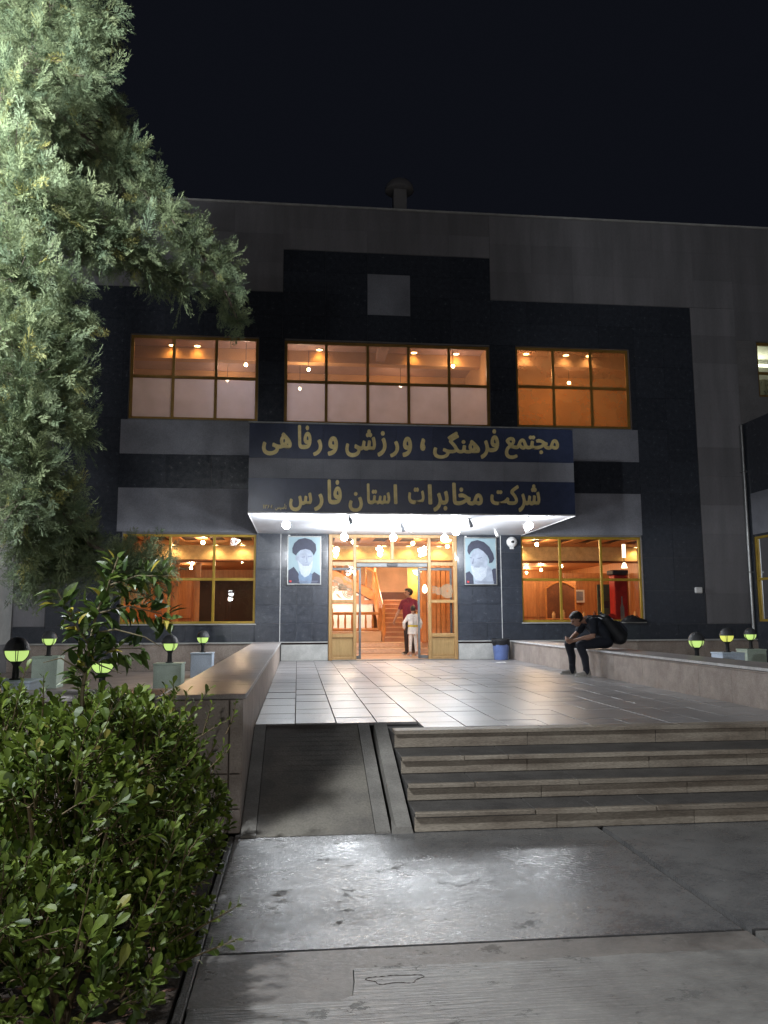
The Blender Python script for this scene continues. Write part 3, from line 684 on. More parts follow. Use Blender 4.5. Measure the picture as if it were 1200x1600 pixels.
ww=put('window', wf, 'frame_yellow', bld)
for y0,y1 in ((17.96,18.97),(19.03,20.04)):
    for z0,z1 in ((.98,1.99),(2.05,3.08)): put('pane', MB()._add([(12.08,y0,z0),(12.08,y1,z0),(12.08,y1,z1),(12.08,y0,z1)],[(0,1,2,3)]), 'glass_dark', ww, fix=False)
put('downpipe', MB().tube([(11.94,20.24,6.2),(11.94,20.24,.55)],.045,12).box(11.87,12.0,20.18,20.31,4.9,4.93).box(11.87,12.0,20.18,20.31,2.2,2.23), 'alu', bld, smooth=True)
put('wing_wall', MB().box(-13,-6.85,13,20.30,-.6,9.2), 'pale', bld)
for k in range(5): put('pale_panel', MB().box(-6.85,-6.82,13+1.46*k+.002,14.458+1.46*k,.47,3.2), 'plinth', bld)

# ================================================================== INTERIOR
hall=thing('ground_floor_hall','warmly lit wood lined hall seen through the ground floor windows and open door','hall',(2.3,27,0))
put('hall_floor', MB().box(-7,11.9,FY+.36,34.4,-.2,.005), 'int_floor', hall)
put('hall_ceiling', MB().box(-7,11.9,FY+.34,34.4,3.27,3.5), 'int_wood_dark', hall)
# dark recessed slots between the ceiling boards
x=-6.6; k=0
while x<11.4:
    if not(-.2<x<.3): put('ceiling_board', MB().box(x,x+.36,21.35,23.3,3.225,3.268,.006), 'int_wood', hall); put('ceiling_recess', MB().box(x+.37,x+.74,21.4,23.2,3.255,3.269), 'int_dark', hall)
    x+=.76; k+=1
put('ceiling_board', MB().box(-7,11.9,23.32,24.4,3.222,3.268), 'int_wood', hall)
put('cove_beam', MB().box(-7,11.9,24.5,24.75,2.80,3.268), 'int_cream', hall)
put('beam_trim', MB().box(-7,11.9,24.47,24.78,2.74,2.798,.01), 'int_wood_dark', hall)
put('rear_ceiling', MB().box(-7,11.9,24.78,34.4,3.05,3.262), 'int_wood', hall)
put('side_wall', MB().box(-7.2,-7.0,FY+.36,34.4,0,3.5), 'int_wood', hall); put('side_wall', MB().box(11.9,12.0,FY+.36,34.4,0,3.5), 'int_wood', hall)
put('end_wall', MB().box(-7,11.9,34.3,34.45,0,3.5), 'int_wood', hall)
# panelled partitions: right of the lobby
def panelled(x0,x1,y,z1,w,parent=hall,m='int_wood'):
    n=max(1,round((x1-x0)/w)); d=(x1-x0)/n
    put('partition', MB().box(x0,x1,y,y+.08,0,z1), m, parent)
    for i in range(n):
        a,b=x0+i*d+.05,x0+(i+1)*d-.05
        put('wall_panel', MB().box(a,b,y-.03,y-.001,.25,.95,.01), m, parent); put('wall_panel', MB().box(a,b,y-.03,y-.001,1.05,z1-.12,.01), m, parent)
panelled(6.0,9.4,26.6,2.32,.68); panelled(9.45,11.85,28.0,2.6,.6); panelled(-6.9,-3.4,27.0,2.4,.7)
put('dark_screen', MB().box(-2.95,-.9,24.9,25.0,0,2.12).box(-2.95,-.9,24.86,25.04,2.12,2.2), 'int_dark', hall)
for xx in (-4.6,-3.75,-3.1,-.85,.1): put('column', MB().box(xx,xx+.16,24.9,25.08,.005,2.735,.012).box(xx-.03,xx+.19,24.87,25.11,.005,.3,.012), 'int_wood', hall)
# arched double door
arch=[(8.32,.01)]+[(8.32+1.02*t, 2.0+.22*math.sin(math.pi*t)) for t in np.linspace(0,1,13)]+[(9.34,.01)]
put('arched_door', MB().prism(arch,26.52,26.565), 'int_wood_dark', hall)
put('arch_frame', MB().tube([(a,26.52,b) for a,b in arch],.03,6), 'rail', hall)
put('picture_frame', MB().box(9.5,10.15,27.86,27.9,1.55,2.0).mi(1).box(9.56,10.09,27.845,27.859,1.62,1.94), ['white_trim','print_line'], hall)
# shelf row under the rear panels and a counter
put('counter', MB().box(8.2,11.4,25.4,25.9,.005,.95,.01).box(8.15,11.45,25.35,25.95,.952,1.0,.01), 'int_wood', hall)
put('counter', MB().box(-6.5,-3.3,24.0,24.5,.005,.9,.01).box(-6.55,-3.25,23.95,24.55,.902,.95,.01), 'int_wood', hall)
# lobby cheeks
put('lobby_wall', MB().box(.35,.5,25.2,31,0,3.04), 'int_wall', hall)
put('lobby_wall', MB().box(.5,6.0,29.25,29.4,0,5.2), 'int_wall', hall)
put('lobby_dado', MB().box(.5,4.6,29.2,29.248,1.64,1.96), 'stair_dark', hall)
put('lobby_lintel', MB().box(.5,4.9,25.05,25.3,2.74,3.04).box(.5,4.9,25.0,25.049,2.70,2.76), 'rail', hall)
for k in range(3): put('floor_step', MB().box(.6,4.9,22.7+.9*k,22.72+.9*k,.005,.010), 'stair', hall)
put('low_step', MB().box(.5,5.4,23.9,34.2,.006,.15,.008), 'int_floor', hall); put('low_step', MB().box(.5,5.4,24.6,34.1,.152,.30,.008), 'int_floor', hall)
# right side of the lobby: fluted wood piers, a yellow lit niche, a sconce
for k in range(6): put('pier_board', MB().box(3.78+.15*k,3.78+.15*k+.135,24.5+.05*(k%2),24.9,.30,2.72,.01), 'rail', hall)
put('niche_wall', MB().box(3.58,4.7,26.2,26.3,.3,2.9), 'int_cream', hall)
put('pier', MB().box(4.72,5.0,23.6,24.9,.006,2.735,.012), 'int_wood', hall)
nl=thing('niche_lamp','bowl lamp glowing over the yellow lit niche beside the stair','lamp',(3.9,25.9,2.5)); put('bowl', MB().lathe([(.04,0),(.16,.06),(.2,.16),(.19,.17),(.03,.05)],(3.9,25.9,2.40),14), 'niche', nl, smooth=True)
put('bracket', MB().tube([(3.9,25.9,2.40),(3.9,26.2,2.3)],.015,6), 'dark_metal', nl)
lamp(nl,(3.9,25.85,2.3),34,(1,.70,.10),.08)
sc=thing('wall_sconce','small white shaded sconce on the fluted pier behind the sliding door','lamp',(3.86,24.44,1.8)); put('shade', MB().lathe([(.02,0),(.075,.05),(.085,.14),(.05,.24),(.02,.27)],(3.86,24.42,1.78),12), 'sconce', sc, smooth=True); put('arm', MB().tube([(3.86,24.42,1.78),(3.86,24.42,1.70),(3.86,24.5,1.66)],.012,6), 'rail', sc)
# ---- staircase
st=thing('staircase','stone stair climbing behind the open entrance with a wood balustrade','stairs',(3.2,25.2,.3))
for k in range(9):
    y=25.2+.3*k; z=.302+.15*(k+1)
    put('stair_step', MB().box(2.72,4.35,y,y+.34,z-.15,z-.036).mi(1).box(2.70,4.37,y-.035,y+.33,z-.035,z,.006), ['stair','stair_top'], st)  # risers coloured darker than treads, painting the shade lines under the nosings
    if k: put('stair_core', MB().box(2.74,4.33,y+.02,y+.3,.3,z-.152), 'stair', st)
put('landing', MB().box(1.0,4.6,27.9,29.2,1.52,1.65), 'stair', st)
def rail(p0,p1,n,h=.9,name='balustrade'):
    p0,p1=Vector(p0),Vector(p1); d=p1-p0
    rl=put('handrail', MB().tube([p0+Vector((0,0,h)),p1+Vector((0,0,h))],.045,8).tube([p0+Vector((0,0,.08)),p1+Vector((0,0,.08))],.05,6), 'rail', st)
    for i in range(n+1):
        q=p0+d*(i/n); t=.022 if 0<i<n else .05
        put('baluster', MB().tube([q+Vector((0,0,.05)),q+Vector((0,0,.3)),q+Vector((0,0,.5)),q+Vector((0,0,h-.01 if 0<i<n else h+.16))],[t,t*1.7,t,t],8), 'rail', rl, smooth=True)
rail((2.66,25.15,.40),(2.66,27.9,1.70),9)
put('stringer', MB().hull8([(2.62,25.1,.2),(2.70,25.1,.2),(2.70,25.1,.62),(2.62,25.1,.62)],[(2.62,27.9,1.5),(2.70,27.9,1.5),(2.70,27.9,1.95),(2.62,27.9,1.95)]), 'rail', st)
for k in range(7): put('stair_step', MB().box(2.3-.3*k-.3,2.3-.3*k,27.95,29.2,1.65+.16*k,1.65+.16*(k+1),.006), 'stair', st)
put('stringer', MB().prism([(2.62,1.62),(2.62,1.92),(.5,3.05),(.5,2.75)],27.86,27.92), 'rail', st)
rail((2.62,27.9,1.84),(.72,27.9,2.86),7,.8)
put('under_wall', MB().prism([(.55,.3),(2.6,.3),(2.6,1.58),(.55,2.7)],27.97,28.05), 'white', st)
put('plinth_box', MB().box(1.0,2.60,25.15,25.4,.303,.62,.01), 'int_wall', st)
rail((1.05,25.28,.60),(2.55,25.28,.60),7,.58)
ul_=thing('under_stair_lamp','white lit globe lamp in the space under the stair flight','lamp',(1.6,27.2,2.0)); put('globe', MB().ball((1.3,27.6,1.9),.07), 'sconce', ul_, smooth=True); lamp(ul_,(1.5,26.9,1.7),70,(1,.9,.75),.1)

# ---- hall objects
dc=thing('display_stand','tall red display stand with a white bottle print behind the shop window','display stand',(9.1,21.9,0))
put('body', MB().box(8.86,9.24,21.9,22.3,.005,2.22,.02), 'red', dc); put('header', MB().box(8.80,9.26,21.85,22.3,2.225,2.36,.02), 'print_dark', dc)
put('bottle_print', MB().prism([(9.0,.9),(9.11,.9),(9.11,1.3),(9.075,1.42),(9.07,1.62),(9.04,1.62),(9.035,1.42),(9.0,1.3)],21.888,21.897), 'print_face', dc)
put('round_print', MB().tube([(8.74,21.898,1.0),(8.74,21.889,1.0)],.14,20), 'red', dc)
gb=thing('notice_board','dark green notice board standing left of the red display stand','board',(8.75,22.6,0)); put('board', MB().box(8.62,9.0,22.6,22.64,.7,1.98,.006), 'green_board', gb)
for x in (8.66,8.95): put('leg', MB().box(x,x+.03,22.605,22.635,.005,.70), 'dark_metal', gb)
for (a,b,c,d) in ((8.66,8.78,1.62,1.8),(8.8,8.95,1.3,1.5),(8.67,8.8,1.05,1.2)): put('notice', MB().box(a,b,22.592,22.599,c,d), 'print_dark', gb)
wl=thing('wall_lamp','long pale wall lamp with bell shade at the right end of the shop window','lamp',(9.25,22,2.7)); put('tube', MB().box(9.18,9.27,22.0,22.05,2.72,3.1), 'sconce', wl); put('bell', MB().lathe([(.02,.16),(.05,.14),(.09,0)],(9.22,22.02,2.42),12), 'sconce', wl, smooth=True); put('rod', MB().tube([(9.22,22.02,2.58),(9.22,22.02,2.72)],.012,6), 'dark_metal', wl)
# goods on the counters
ORD9=['first','second','third','fourth','fifth','sixth','seventh','eighth','ninth']
for i in range(9):
    x=8.3+.34*i+random.uniform(-.05,.05); h=random.uniform(.16,.3)
    b=tag(put('jar', MB().lathe([(.05,0),(.055,.02),(.055,h*.7),(.03,h*.85),(.03,h)],(x,25.6,1.0),10), random.choice(['print_face','rail','int_cream','stair_dark']), None, (x,25.6,1.0), smooth=True), ORD9[i]+' jar from the left on the far counter behind the right window','jar','jars on the far counter')
# ---- ceiling lamps of the hall
disc=None; DX=[-6.2,-5.2,-3.7,-2.45,-1.65,1.0,1.75,2.6,3.35,4.3,6.05,6.85,10.6]
def downlight(x,y,z,label,group,w=P_DOWN):
    t=thing('downlight',label,'ceiling lamp',(x,y,z),group)
    put('rim', MB().lathe([(.11,0),(.12,-.012),(.085,-.02),(.085,0)],(x,y,z),16), 'white_trim', t, smooth=True)
    put('lens', MB().lathe([(.083,-.004),(.083,-.010)],(x,y,z),16), 'warm_disc', t)
    lamp(t,(x,y,z-.05),w,(1,.66,.28),.05,150); return t
ORD=['first','second','third','fourth','fifth','sixth']
for i,x in enumerate(DX):
    k,where=(i,'behind the left ground floor window') if i<5 else ((i-5,'behind the entrance transom') if i<10 else (i-10,'behind the right ground floor window'))
    downlight(x,24.28,3.222,ORD[k]+' warm downlight from the left on the cream beam '+where,'downlights along the hall beam')
PL=['nearest bulb of the row receding behind the right ground floor window','second bulb of the row receding behind the right ground floor window','third bulb of the row receding behind the right ground floor window','farthest bulb of the row receding behind the right ground floor window',
 'bulb left of the receding row, above the arched door','bulb near the left end of the right ground floor window','small far bulb behind the middle of the left ground floor window','bulb hanging behind the middle of the left ground floor window','bulb behind the leftmost pane of the left ground floor window','bulb behind the last pane of the left ground floor window',
 'bulb above the low balustrade left of the stair','bulb just inside the entrance toward its right side','bulb just inside the entrance toward its left side','bulb near the glass above the counter behind the right ground floor window','bulb near the glass behind the left ground floor window','added bulb brightening the fluted pier right of the entrance']
for i,(x,y) in enumerate([(9.6,26.0),(9.65,28.8),(9.62,31.2),(9.6,33.2),(8.2,30),(7.6,25.6),(-3.95,30.5),(-3.6,28.0),(-5.4,26.2),(-1.8,26.4),(1.6,26.2),(3.2,22.3),(1.5,22.0),(6.8,22.4),(-2.6,22.4),(4.35,23.2)]):  # the last bulb is added to brighten the fluted pier
    t=thing('pendant_lamp',PL[i],'ceiling lamp',(x,y,2.95),'bulbs under the hall ceiling')
    z=3.05 if y>24.8 else 3.268
    put('cord', MB().tube([(x,y,z),(x,y,z-.10)],.008,5), 'dark_metal', t); put('bulb', MB().ball((x,y,z-.15),.055,10,8), 'warm_bulb', t, smooth=True)
    lamp(t,(x,y,z-.24),75 if y>24.8 else 60,(1,.70,.42),.06)
t=thing('stair_lamp','warm globe lamp above the stair landing','ceiling lamp',(3.2,27.2,3.4)); put('globe', MB().ball((3.4,27.6,2.93),.09), 'warm_bulb', t, smooth=True); lamp(t,(3.3,27.2,2.8),90,(1,.76,.52),.1)

# ---- upper rooms
up=thing('upper_floor','lit upper storey rooms seen through hazy filmed windows','rooms',(2.3,24,5.5))
put('room_floor', MB().box(-7,15.5,FY+.36,27.2,5.3,5.5), 'up_wall', up); put('room_ceiling', MB().box(-7,12.2,FY+.34,27.2,8.72,8.9), 'up_ceiling', up); put('room_ceiling', MB().box(12.25,15.5,FY+.34,27.2,8.72,8.9), 'white', up)
put('back_wall', MB().box(-7,5.3,27.0,27.2,5.5,8.72), 'up_wall', up); put('back_wall', MB().box(5.45,12.2,24.5,24.7,5.5,8.72), 'up_orange', up); put('back_wall', MB().box(12.3,15.5,24.5,24.7,5.5,8.72), 'white', up)
put('partition', MB().box(5.31,5.44,FY+.36,27,5.5,8.72), 'up_orange', up); put('partition', MB().box(12.21,12.29,FY+.36,27,5.5,8.72), 'white', up); put('partition', MB().box(-.85,-.72,22.4,27,5.5,8.72), 'up_wall', up)
put('beam', MB().box(-7,5.3,22.6,22.9,8.38,8.715), 'up_orange', up); put('beam', MB().box(-7,5.3,24.8,25.1,8.38,8.715), 'up_orange', up); put('beam', MB().box(2.2,2.45,FY+.4,22.6,8.45,8.718), 'up_ceiling', up); put('beam', MB().box(5.45,12.2,22.4,22.7,8.40,8.715), 'up_ceiling', up)
for i,x in enumerate((-3.6,-2.9,.55,3.3,4.55,6.6,7.8,8.5)):
    y0_=22.45 if x<5.3 else 22.25
    t=thing('downlight',['first','second','third','fourth','fifth','sixth','seventh','eighth'][i]+' warm downlight from the left washing the upper storey beam','ceiling lamp',(x,y0_,8.72),'downlights of the upper storey')
    put('rim', MB().lathe([(.11,0),(.12,-.012),(.085,-.02),(.085,0)],(x,y0_,8.718),16), 'white_trim', t, smooth=True); put('lens', MB().lathe([(.083,-.004),(.083,-.010)],(x,y0_,8.718),16), 'warm_disc', t)
    lamp(t,(x,y0_,8.66),14,(1,.66,.26),.05,140)
def uplamp(x,y,z,w,col,label,r=.05):
    t=thing('ceiling_lamp',label,'ceiling lamp',(x,y,z),None)
    put('bulb', MB().ball((x,y,z-.14),r,10,8), 'warm_bulb', t, smooth=True); put('cord', MB().tube([(x,y,8.72),(x,y,z-.08)],.01,5), 'dark_metal', t); lamp(t,(x,y,z-.3),w,col,.08); return t
uplamp(-2.2,24.2,8.4,26,(1,.86,.76),'warm bulb hanging deep behind the left upper window')
uplamp(-1.5,22.0,8.2,26,(1,.80,.74),'pale bulb near the glass of the left upper window')
uplamp(.25,22.6,8.3,22,(1,.88,.78),'warm bulb at the top of the wide central upper window')
uplamp(.0,23.2,7.9,26,(1,.84,.74),'pale bulb low at the left end of the wide central upper window')
uplamp(3.1,24.0,8.3,26,(1,.72,.52),'orange bulb behind the wide central upper window toward its right')
uplamp(4.4,22.2,8.4,24,(1,.84,.76),'dim bulb behind the last pane of the wide central upper window')
uplamp(6.2,22.0,8.3,36,(1,.60,.30),'orange bulb behind the first pane of the right upper window')
uplamp(8.2,23.2,8.3,22,(1,.50,.22),'orange bulb deep behind the right upper window')
tb=thing('tube_light','fluorescent tube on the ceiling behind the far right upper window','ceiling lamp',(13.4,22.2,8.6)); put('tube', MB().tube([(12.7,22.2,8.55),(14.3,22.2,8.55)],.03,8), 'tube', tb); put('batten', MB().box(12.65,14.35,22.15,22.25,8.59,8.715), 'white', tb); lamp(tb,(13.4,22.2,8.3),45,(.95,1,.65),.2)
cu=thing('curtain','dotted pale curtain half drawn behind the far right upper window','curtain',(13.2,20.9,7.0))
mb=MB(); n=30
mb._add([(12.62+1.3*i/n,20.85+.03*math.sin(i*1.1),z) for z in (6.95,7.70) for i in range(n+1)],[(i,i+1,n+2+i,n+1+i) for i in range(n)])
M['curtain']=mat('dotted curtain cloth',(.62,.66,.46),.9,col2=(.22,.25,.18),scale=11,contrast=(.36,.40)); put('cloth', mb, 'curtain', cu, fix=False)

# ================================================================== THINGS OUTSIDE
# canopy bulbs
CB=[(-.25,16.65,3.0,'leftmost bare bulb near the front edge under the canopy'),(1.12,16.95,3.04,'bare bulb under the canopy near the first dark spotlight'),(1.06,18.6,2.95,'low hanging bulb in front of the left transom pane'),
    (2.22,18.7,2.95,'low hanging bulb in front of the middle transom mullion'),(2.42,17.1,3.02,'bare bulb under the middle of the canopy'),(3.46,18.8,2.95,'low hanging bulb in front of the right transom pane'),
    (3.52,17.7,3.0,'bare bulb under the canopy just right of the low hanging bulb'),(4.82,16.4,3.0,'rightmost bare bulb near the front edge under the canopy')]
for x,y,z,lab in CB:
    t=thing('canopy_bulb',lab,'lamp',(x,y,3.165),'bulbs under the canopy')
    put('holder', MB().lathe([(.045,3.164-z),(.045,3.12-z),(.03,3.10-z),(.028,.05)][::-1],(x,y,z),12), 'white_trim', t, smooth=True)
    put('bulb', MB().lathe([(.012,-.095),(.055,-.078),(.083,-.03),(.083,.015),(.055,.05),(.027,.072)],(x,y,z-.02),14), 'bulb', t, smooth=True)
    lamp(t,(x,y,z-.17),P_CANOPY,(.90,.95,1.0),.05)
def spot(x,y,lab,m='globe_top',tilt=.35,group='unlit spotlights under the canopy',cat='spotlight'):
    t=thing('spotlight',lab,cat,(x,y,3.165),group)
    put('bracket', MB().tube([(x,y,3.164),(x,y,3.10)],.018,8).tube([(x,y,3.164),(x,y,3.155)],.05,12), 'globe_top' if m=='globe_top' else 'white_trim', t)
    put('head', MB().tube([(x-.005,y,3.12),(x+.02,y-.05*tilt,3.06),(x+.035,y-.1*tilt,2.98)],[.03,.04,.043],12), m, t, smooth=True); return t
spot(1.06,16.62,'dark unlit spotlight under the canopy above the left poster side of the door'); spot(2.32,17.9,'dark unlit spotlight under the canopy above the middle of the door'); spot(3.66,16.9,'dark unlit spotlight under the canopy toward the right poster')
spot(4.72,18.9,'small white camera on a short arm under the canopy','white',.8,None,'camera'); spot(5.15,17.9,'white bracket camera under the canopy beside the rightmost bulb','white',1.2,None,'camera')
# dome camera
dm=thing('dome_camera','white round security camera on the granite beside the right window','camera',(5.50,FY,2.98))
put('housing', MB().lathe([(.13,0),(.14,.02),(.14,.05),(.115,.09),(.05,.12),(.01,.125)],(0,0,0),20), 'white', dm, smooth=True)
put('lens', MB().ball((0,0,.085),(.06,.045,.055),12,8), 'black_plastic', dm, smooth=True)
for q in ('housing','lens'):
    pass
for ch in [c for c in bpy.data.objects if c.parent==dm]:
    me=ch.data
    for v in me.vertices: v.co = Vector((v.co.x+5.50, v.co.y+FY, v.co.z+2.98))     # back to own centre
    for v in me.vertices: v.co = Vector((v.co.x, -v.co.z-.003, v.co.y))
put('base', MB().box(5.445,5.555,FY-.05,FY-.003,2.80,2.865,.01), 'white', dm)
sb=tag(put('alarm_box', MB().box(10.40,10.60,FY-.08,FY-.003,1.66,1.82,.02), 'white', None, (10.5,FY,1.66)), 'small white box lamp fixed on the black granite near the pale strip','alarm box')
# roof vent
rv=thing('roof_vent','mushroom capped ventilation stack on the roof edge','vent',(2.68,20.7,12.0))
put('stack', MB().box(2.50,2.86,20.55,20.9,12.001,12.72,.01), 'pale', rv); put('hood', MB().lathe([(.02,.36),(.14,.34),(.28,.27),(.38,.14),(.40,.02),(.37,0),(.16,0)][::-1],(2.68,20.72,12.70),24), 'pale', rv, smooth=True)
# posters: a generic old bearded man in a dark turban, two different prints
def layer(name,poly,k,m,par,x0,z0,w,h):
    y=FY-.052-.0016*k
    return put(name, MB().prism([(x0+px*w,z0+pz*h) for px,pz in poly],y,y+.0012), m, par)
def ell(cx,cz,rx,rz,n=28,a0=0,a1=2*math.pi,rot=0):
    P=[]
    for i in range(n+(0 if abs(a1-a0-2*math.pi)<1e-6 else 1)):
        t=a0+(a1-a0)*i/n; a=rx*math.cos(t); b=rz*math.sin(t)
        P.append((cx+a*math.cos(rot)-b*math.sin(rot), cz+a*math.sin(rot)+b*math.cos(rot)))
    return P
def poster(x0,x1,z0,z1,label,kind):
    t=thing('poster',label,'poster',((x0+x1)/2,FY,z0)); b=.03
    f_=MB().box(x0,x1,FY-.055,FY-.003,z0,z0+b,.004).box(x0,x1,FY-.055,FY-.003,z1-b,z1,.004).box(x0,x0+b,FY-.054,FY-.004,z0+b,z1-b,.004).box(x1-b,x1,FY-.054,FY-.004,z0+b,z1-b,.004)
    put('frame', f_, 'alu', t); put('sheet', MB().box(x0+b,x1-b,FY-.050,FY-.010,z0+b,z1-b), 'print_bg', t)
    X0,Z0,W,H=x0+b,z0+b,x1-x0-2*b,z1-z0-2*b; A=lambda n,p,k,m: layer(n,p,k,m,t,X0,Z0,W,H)
    if kind==0:
        A('robe_print',[(.0,.0),(1,.0),(1,.17),(.82,.25),(.62,.12),(.42,.10),(.30,.24),(.17,.36),(.0,.28)],0,'print_dark')
        A('collar_print',[(.36,0),(.72,0),(.76,.2),(.60,.26),(.34,.26),(.32,.14)],1,'print_blue')
        A('face_print',ell(.53,.52,.25,.25),2,'print_face'); A('ear_print',ell(.265,.55,.04,.06),2.5,'print_face')
        A('beard_print',[(.29,.50),(.33,.36),(.40,.20),(.52,.13),(.66,.18),(.75,.34),(.77,.50),(.70,.42),(.62,.385),(.48,.385),(.38,.43)],3,'print_beard')
        A('turban_print',[(.13,.66),(.12,.76),(.18,.87),(.32,.955),(.52,.985),(.72,.945),(.86,.85),(.88,.72),(.80,.60),(.76,.66),(.68,.72),(.54,.745),(.38,.72),(.28,.655),(.24,.60)],4,'print_dark')
        for q in ([(.42,.575),(.52,.585),(.52,.565),(.42,.555)],[(.62,.59),(.74,.60),(.74,.58),(.62,.57)],[(.56,.56),(.585,.56),(.60,.455),(.54,.445),(.545,.455),(.58,.465)],[(.44,.40),(.66,.395),(.66,.385),(.44,.388)]): A('line_print',q,5,'print_line')
    else:
        A('robe_print',[(0,0),(.26,0),(.24,.18),(.12,.28),(0,.24)],0,'print_dark'); A('robe_print',[(1,0),(1,.34),(.92,.34),(.86,.30),(.90,0)],0,'print_dark')
        A('collar_print',[(.26,0),(.92,0),(.86,.32),(.72,.42),(.30,.26)],1,'print_face')
        A('face_print',ell(.44,.52,.29,.26,rot=.15),2,'print_face')
        A('beard_print',[(.17,.40),(.20,.24),(.30,.10),(.50,.06),(.66,.16),(.72,.40),(.66,.34),(.52,.37),(.34,.37)],3,'print_beard')
        A('turban_print',[(.06,.72),(.08,.83),(.20,.93),(.40,.965),(.62,.92),(.80,.81),(.92,.66),(.95,.55),(.88,.47),(.77,.45),(.78,.53),(.72,.62),(.58,.72),(.42,.785),(.28,.765),(.18,.70),(.12,.63)],4,'print_dark')
        for q in ([(.36,.56),(.54,.59),(.55,.575),(.44,.545)],[(.13,.59),(.22,.575),(.22,.56),(.15,.565)],[(.26,.56),(.28,.56),(.25,.44),(.20,.43)],[(.26,.375),(.46,.37),(.46,.36),(.27,.362)]): A('line_print',q,5,'print_line')
    A('emblem_print',[(.03,.03),(.10,.02),(.11,.06),(.04,.07)],6,'print_red')
    for z_,a,b_ in ((.045,.30,.94),(.025,.36,.90)): A('caption_print',[(a,z_),(b_,z_),(b_,z_+.008),(a,z_+.008)],6,'print_line')
    put('hanger', MB().box(x0+.02,x0+.07,FY-.045,FY-.003,z1+.0005,z1+.03), 'white_trim', t)
poster(-.27,.58,1.88,3.10,'framed portrait of a bearded man in a dark turban facing front, left of the entrance',0)
poster(4.24,5.09,1.87,3.10,'framed portrait of a bearded man in a dark turban looking down, right of the entrance',1)
# bin
bn=thing('trash_bin','blue plastic bin with a black liner standing against the wall right of the entrance','bin',(5.06,19.95,0))
put('body', MB().lathe([(.17,.002),(.195,.25),(.215,.50),(.205,.50),(.185,.25),(.16,.02)],(5.06,19.95,.004),24), 'bin', bn, smooth=True)
mb=MB(); prof=[(.204,.36),(.222,.44),(.228,.505),(.215,.525),(.195,.50),(.17,.36)]
n=30; vs=[(5.06+(r+.008*math.sin(5*a+3*z*9))*math.cos(a),19.95+(r+.008*math.sin(5*a+3*z*9))*math.sin(a),z+.01*math.sin(3*a)) for r,z in prof for a in [2*math.pi*k/n for k in range(n)]]
mb._add(vs,[(i*n+k,i*n+(k+1)%n,(i+1)*n+(k+1)%n,(i+1)*n+k) for i in range(len(prof)-1) for k in range(n)]); put('liner', mb, 'bag_black', bn, smooth=True)
# crumpled paper on the paving
mb=MB(); n=5
mb._add([(4.52+.06*i+random.uniform(-.01,.01),18.28+.05*j+random.uniform(-.01,.01),.012+random.uniform(0,.035)) for j in range(3) for i in range(n)],[(j*n+i,j*n+i+1,(j+1)*n+i+1,(j+1)*n+i) for j in range(2) for i in range(n-1)])
tag(put('paper_scrap', mb, 'paper', None, (4.6,18.3,0), fix=False),'crumpled white paper lying on the paving before the blue bin','litter')
# bag on the window sill
bg_=thing('black_bag','slumped black bag lying on the sill of the right ground floor window','bag',(8.7,20.25,.92))
mb=MB(); n,m=22,10
for j in range(m+1):
    t=j/m
    for k in range(n):
        a=2*math.pi*k/n; r=math.cos(t*math.pi/2)**.55; wob=1+.10*math.sin(3*a+4*t)+.06*math.sin(7*a-3*t)
        mb.v.append((8.70+.33*r*wob*math.cos(a), 20.30+.085*r*wob*math.sin(a), .918+.14*t**.8*(1+.35*math.cos(a+2.6))))
mb.f=[(j*n+k,j*n+(k+1)%n,(j+1)*n+(k+1)%n,(j+1)*n+k) for j in range(m) for k in range(n)]+[tuple(range(n-1,-1,-1)),tuple(range(m*n,m*n+n))]; mb.m=[0]*len(mb.f)
put('body', mb, 'bag_black', bg_, smooth=True); put('strap', MB().tube([(8.55,20.24,.99),(8.62,20.21,1.06),(8.75,20.21,1.07),(8.85,20.24,1.0)],.012,6), 'bag_black', bg_, smooth=True)

# globe lamps on painted blocks
def globe_lamp():
    t=thing('globe_lamp','','lamp',(0,0,0),'globe lamps in the sunken courts')
    put('foot', MB().lathe([(.075,0),(.075,.012),(.045,.02),(.04,.16),(.055,.19),(.085,.215)],(0,0,0),16), 'dark_metal', t, smooth=True)
    q=[(.15*math.cos(a), .345+.15*math.sin(a)) for a in np.linspace(0,math.pi/2*.98,9)]
    put('hood', MB().lathe([(.150,.338),(.158,.338),(.158,.352)]+q[1:],(0,0,0),24), 'globe_top', t, smooth=True)
    q=[(.142*math.cos(a), .338+.142*math.sin(a)) for a in np.linspace(-math.pi/2*.80,0,8)]
    put('bowl', MB().lathe(q,(0,0,0),24), 'globe_green', t, smooth=True)
    for k in range(4):
        a=2*math.pi*(k+.2)/4
        for da in (-.09,.09):
            put('rib', MB().tube([(.149*math.cos(b)*math.cos(a+da), .149*math.cos(b)*math.sin(a+da), .338+.149*math.sin(b)) for b in np.linspace(-1.15,.02,7)],.0055,5), 'dark_metal', t)
    return t
GL=[(-3.09,9.43,.405,'large globe lamp on the blue block nearest the conifer, beside the hedge','b'),(-4.58,15.7,.38,'globe lamp on the pale green block far back near the pale wall strip','g'),(-2.20,9.6,.26,'globe lamp half hidden behind the citrus leaves','b'),
    (-2.12,13.97,.33,'globe lamp with green bowl on the shade tinted block right of the citrus','g'),(-2.03,17.95,.33,'globe lamp with green bowl on the tall blue block before the left window','b'),
    (6.88,13.47,.33,'globe lamp nearest the seated man in the court behind the low wall','b'),(8.33,15.08,.37,'yellow glowing globe lamp on a pale block beyond the low wall','b'),(10.02,17.14,.34,'globe lamp beside the silver downpipe on a pale block','g')]
proto=globe_lamp()
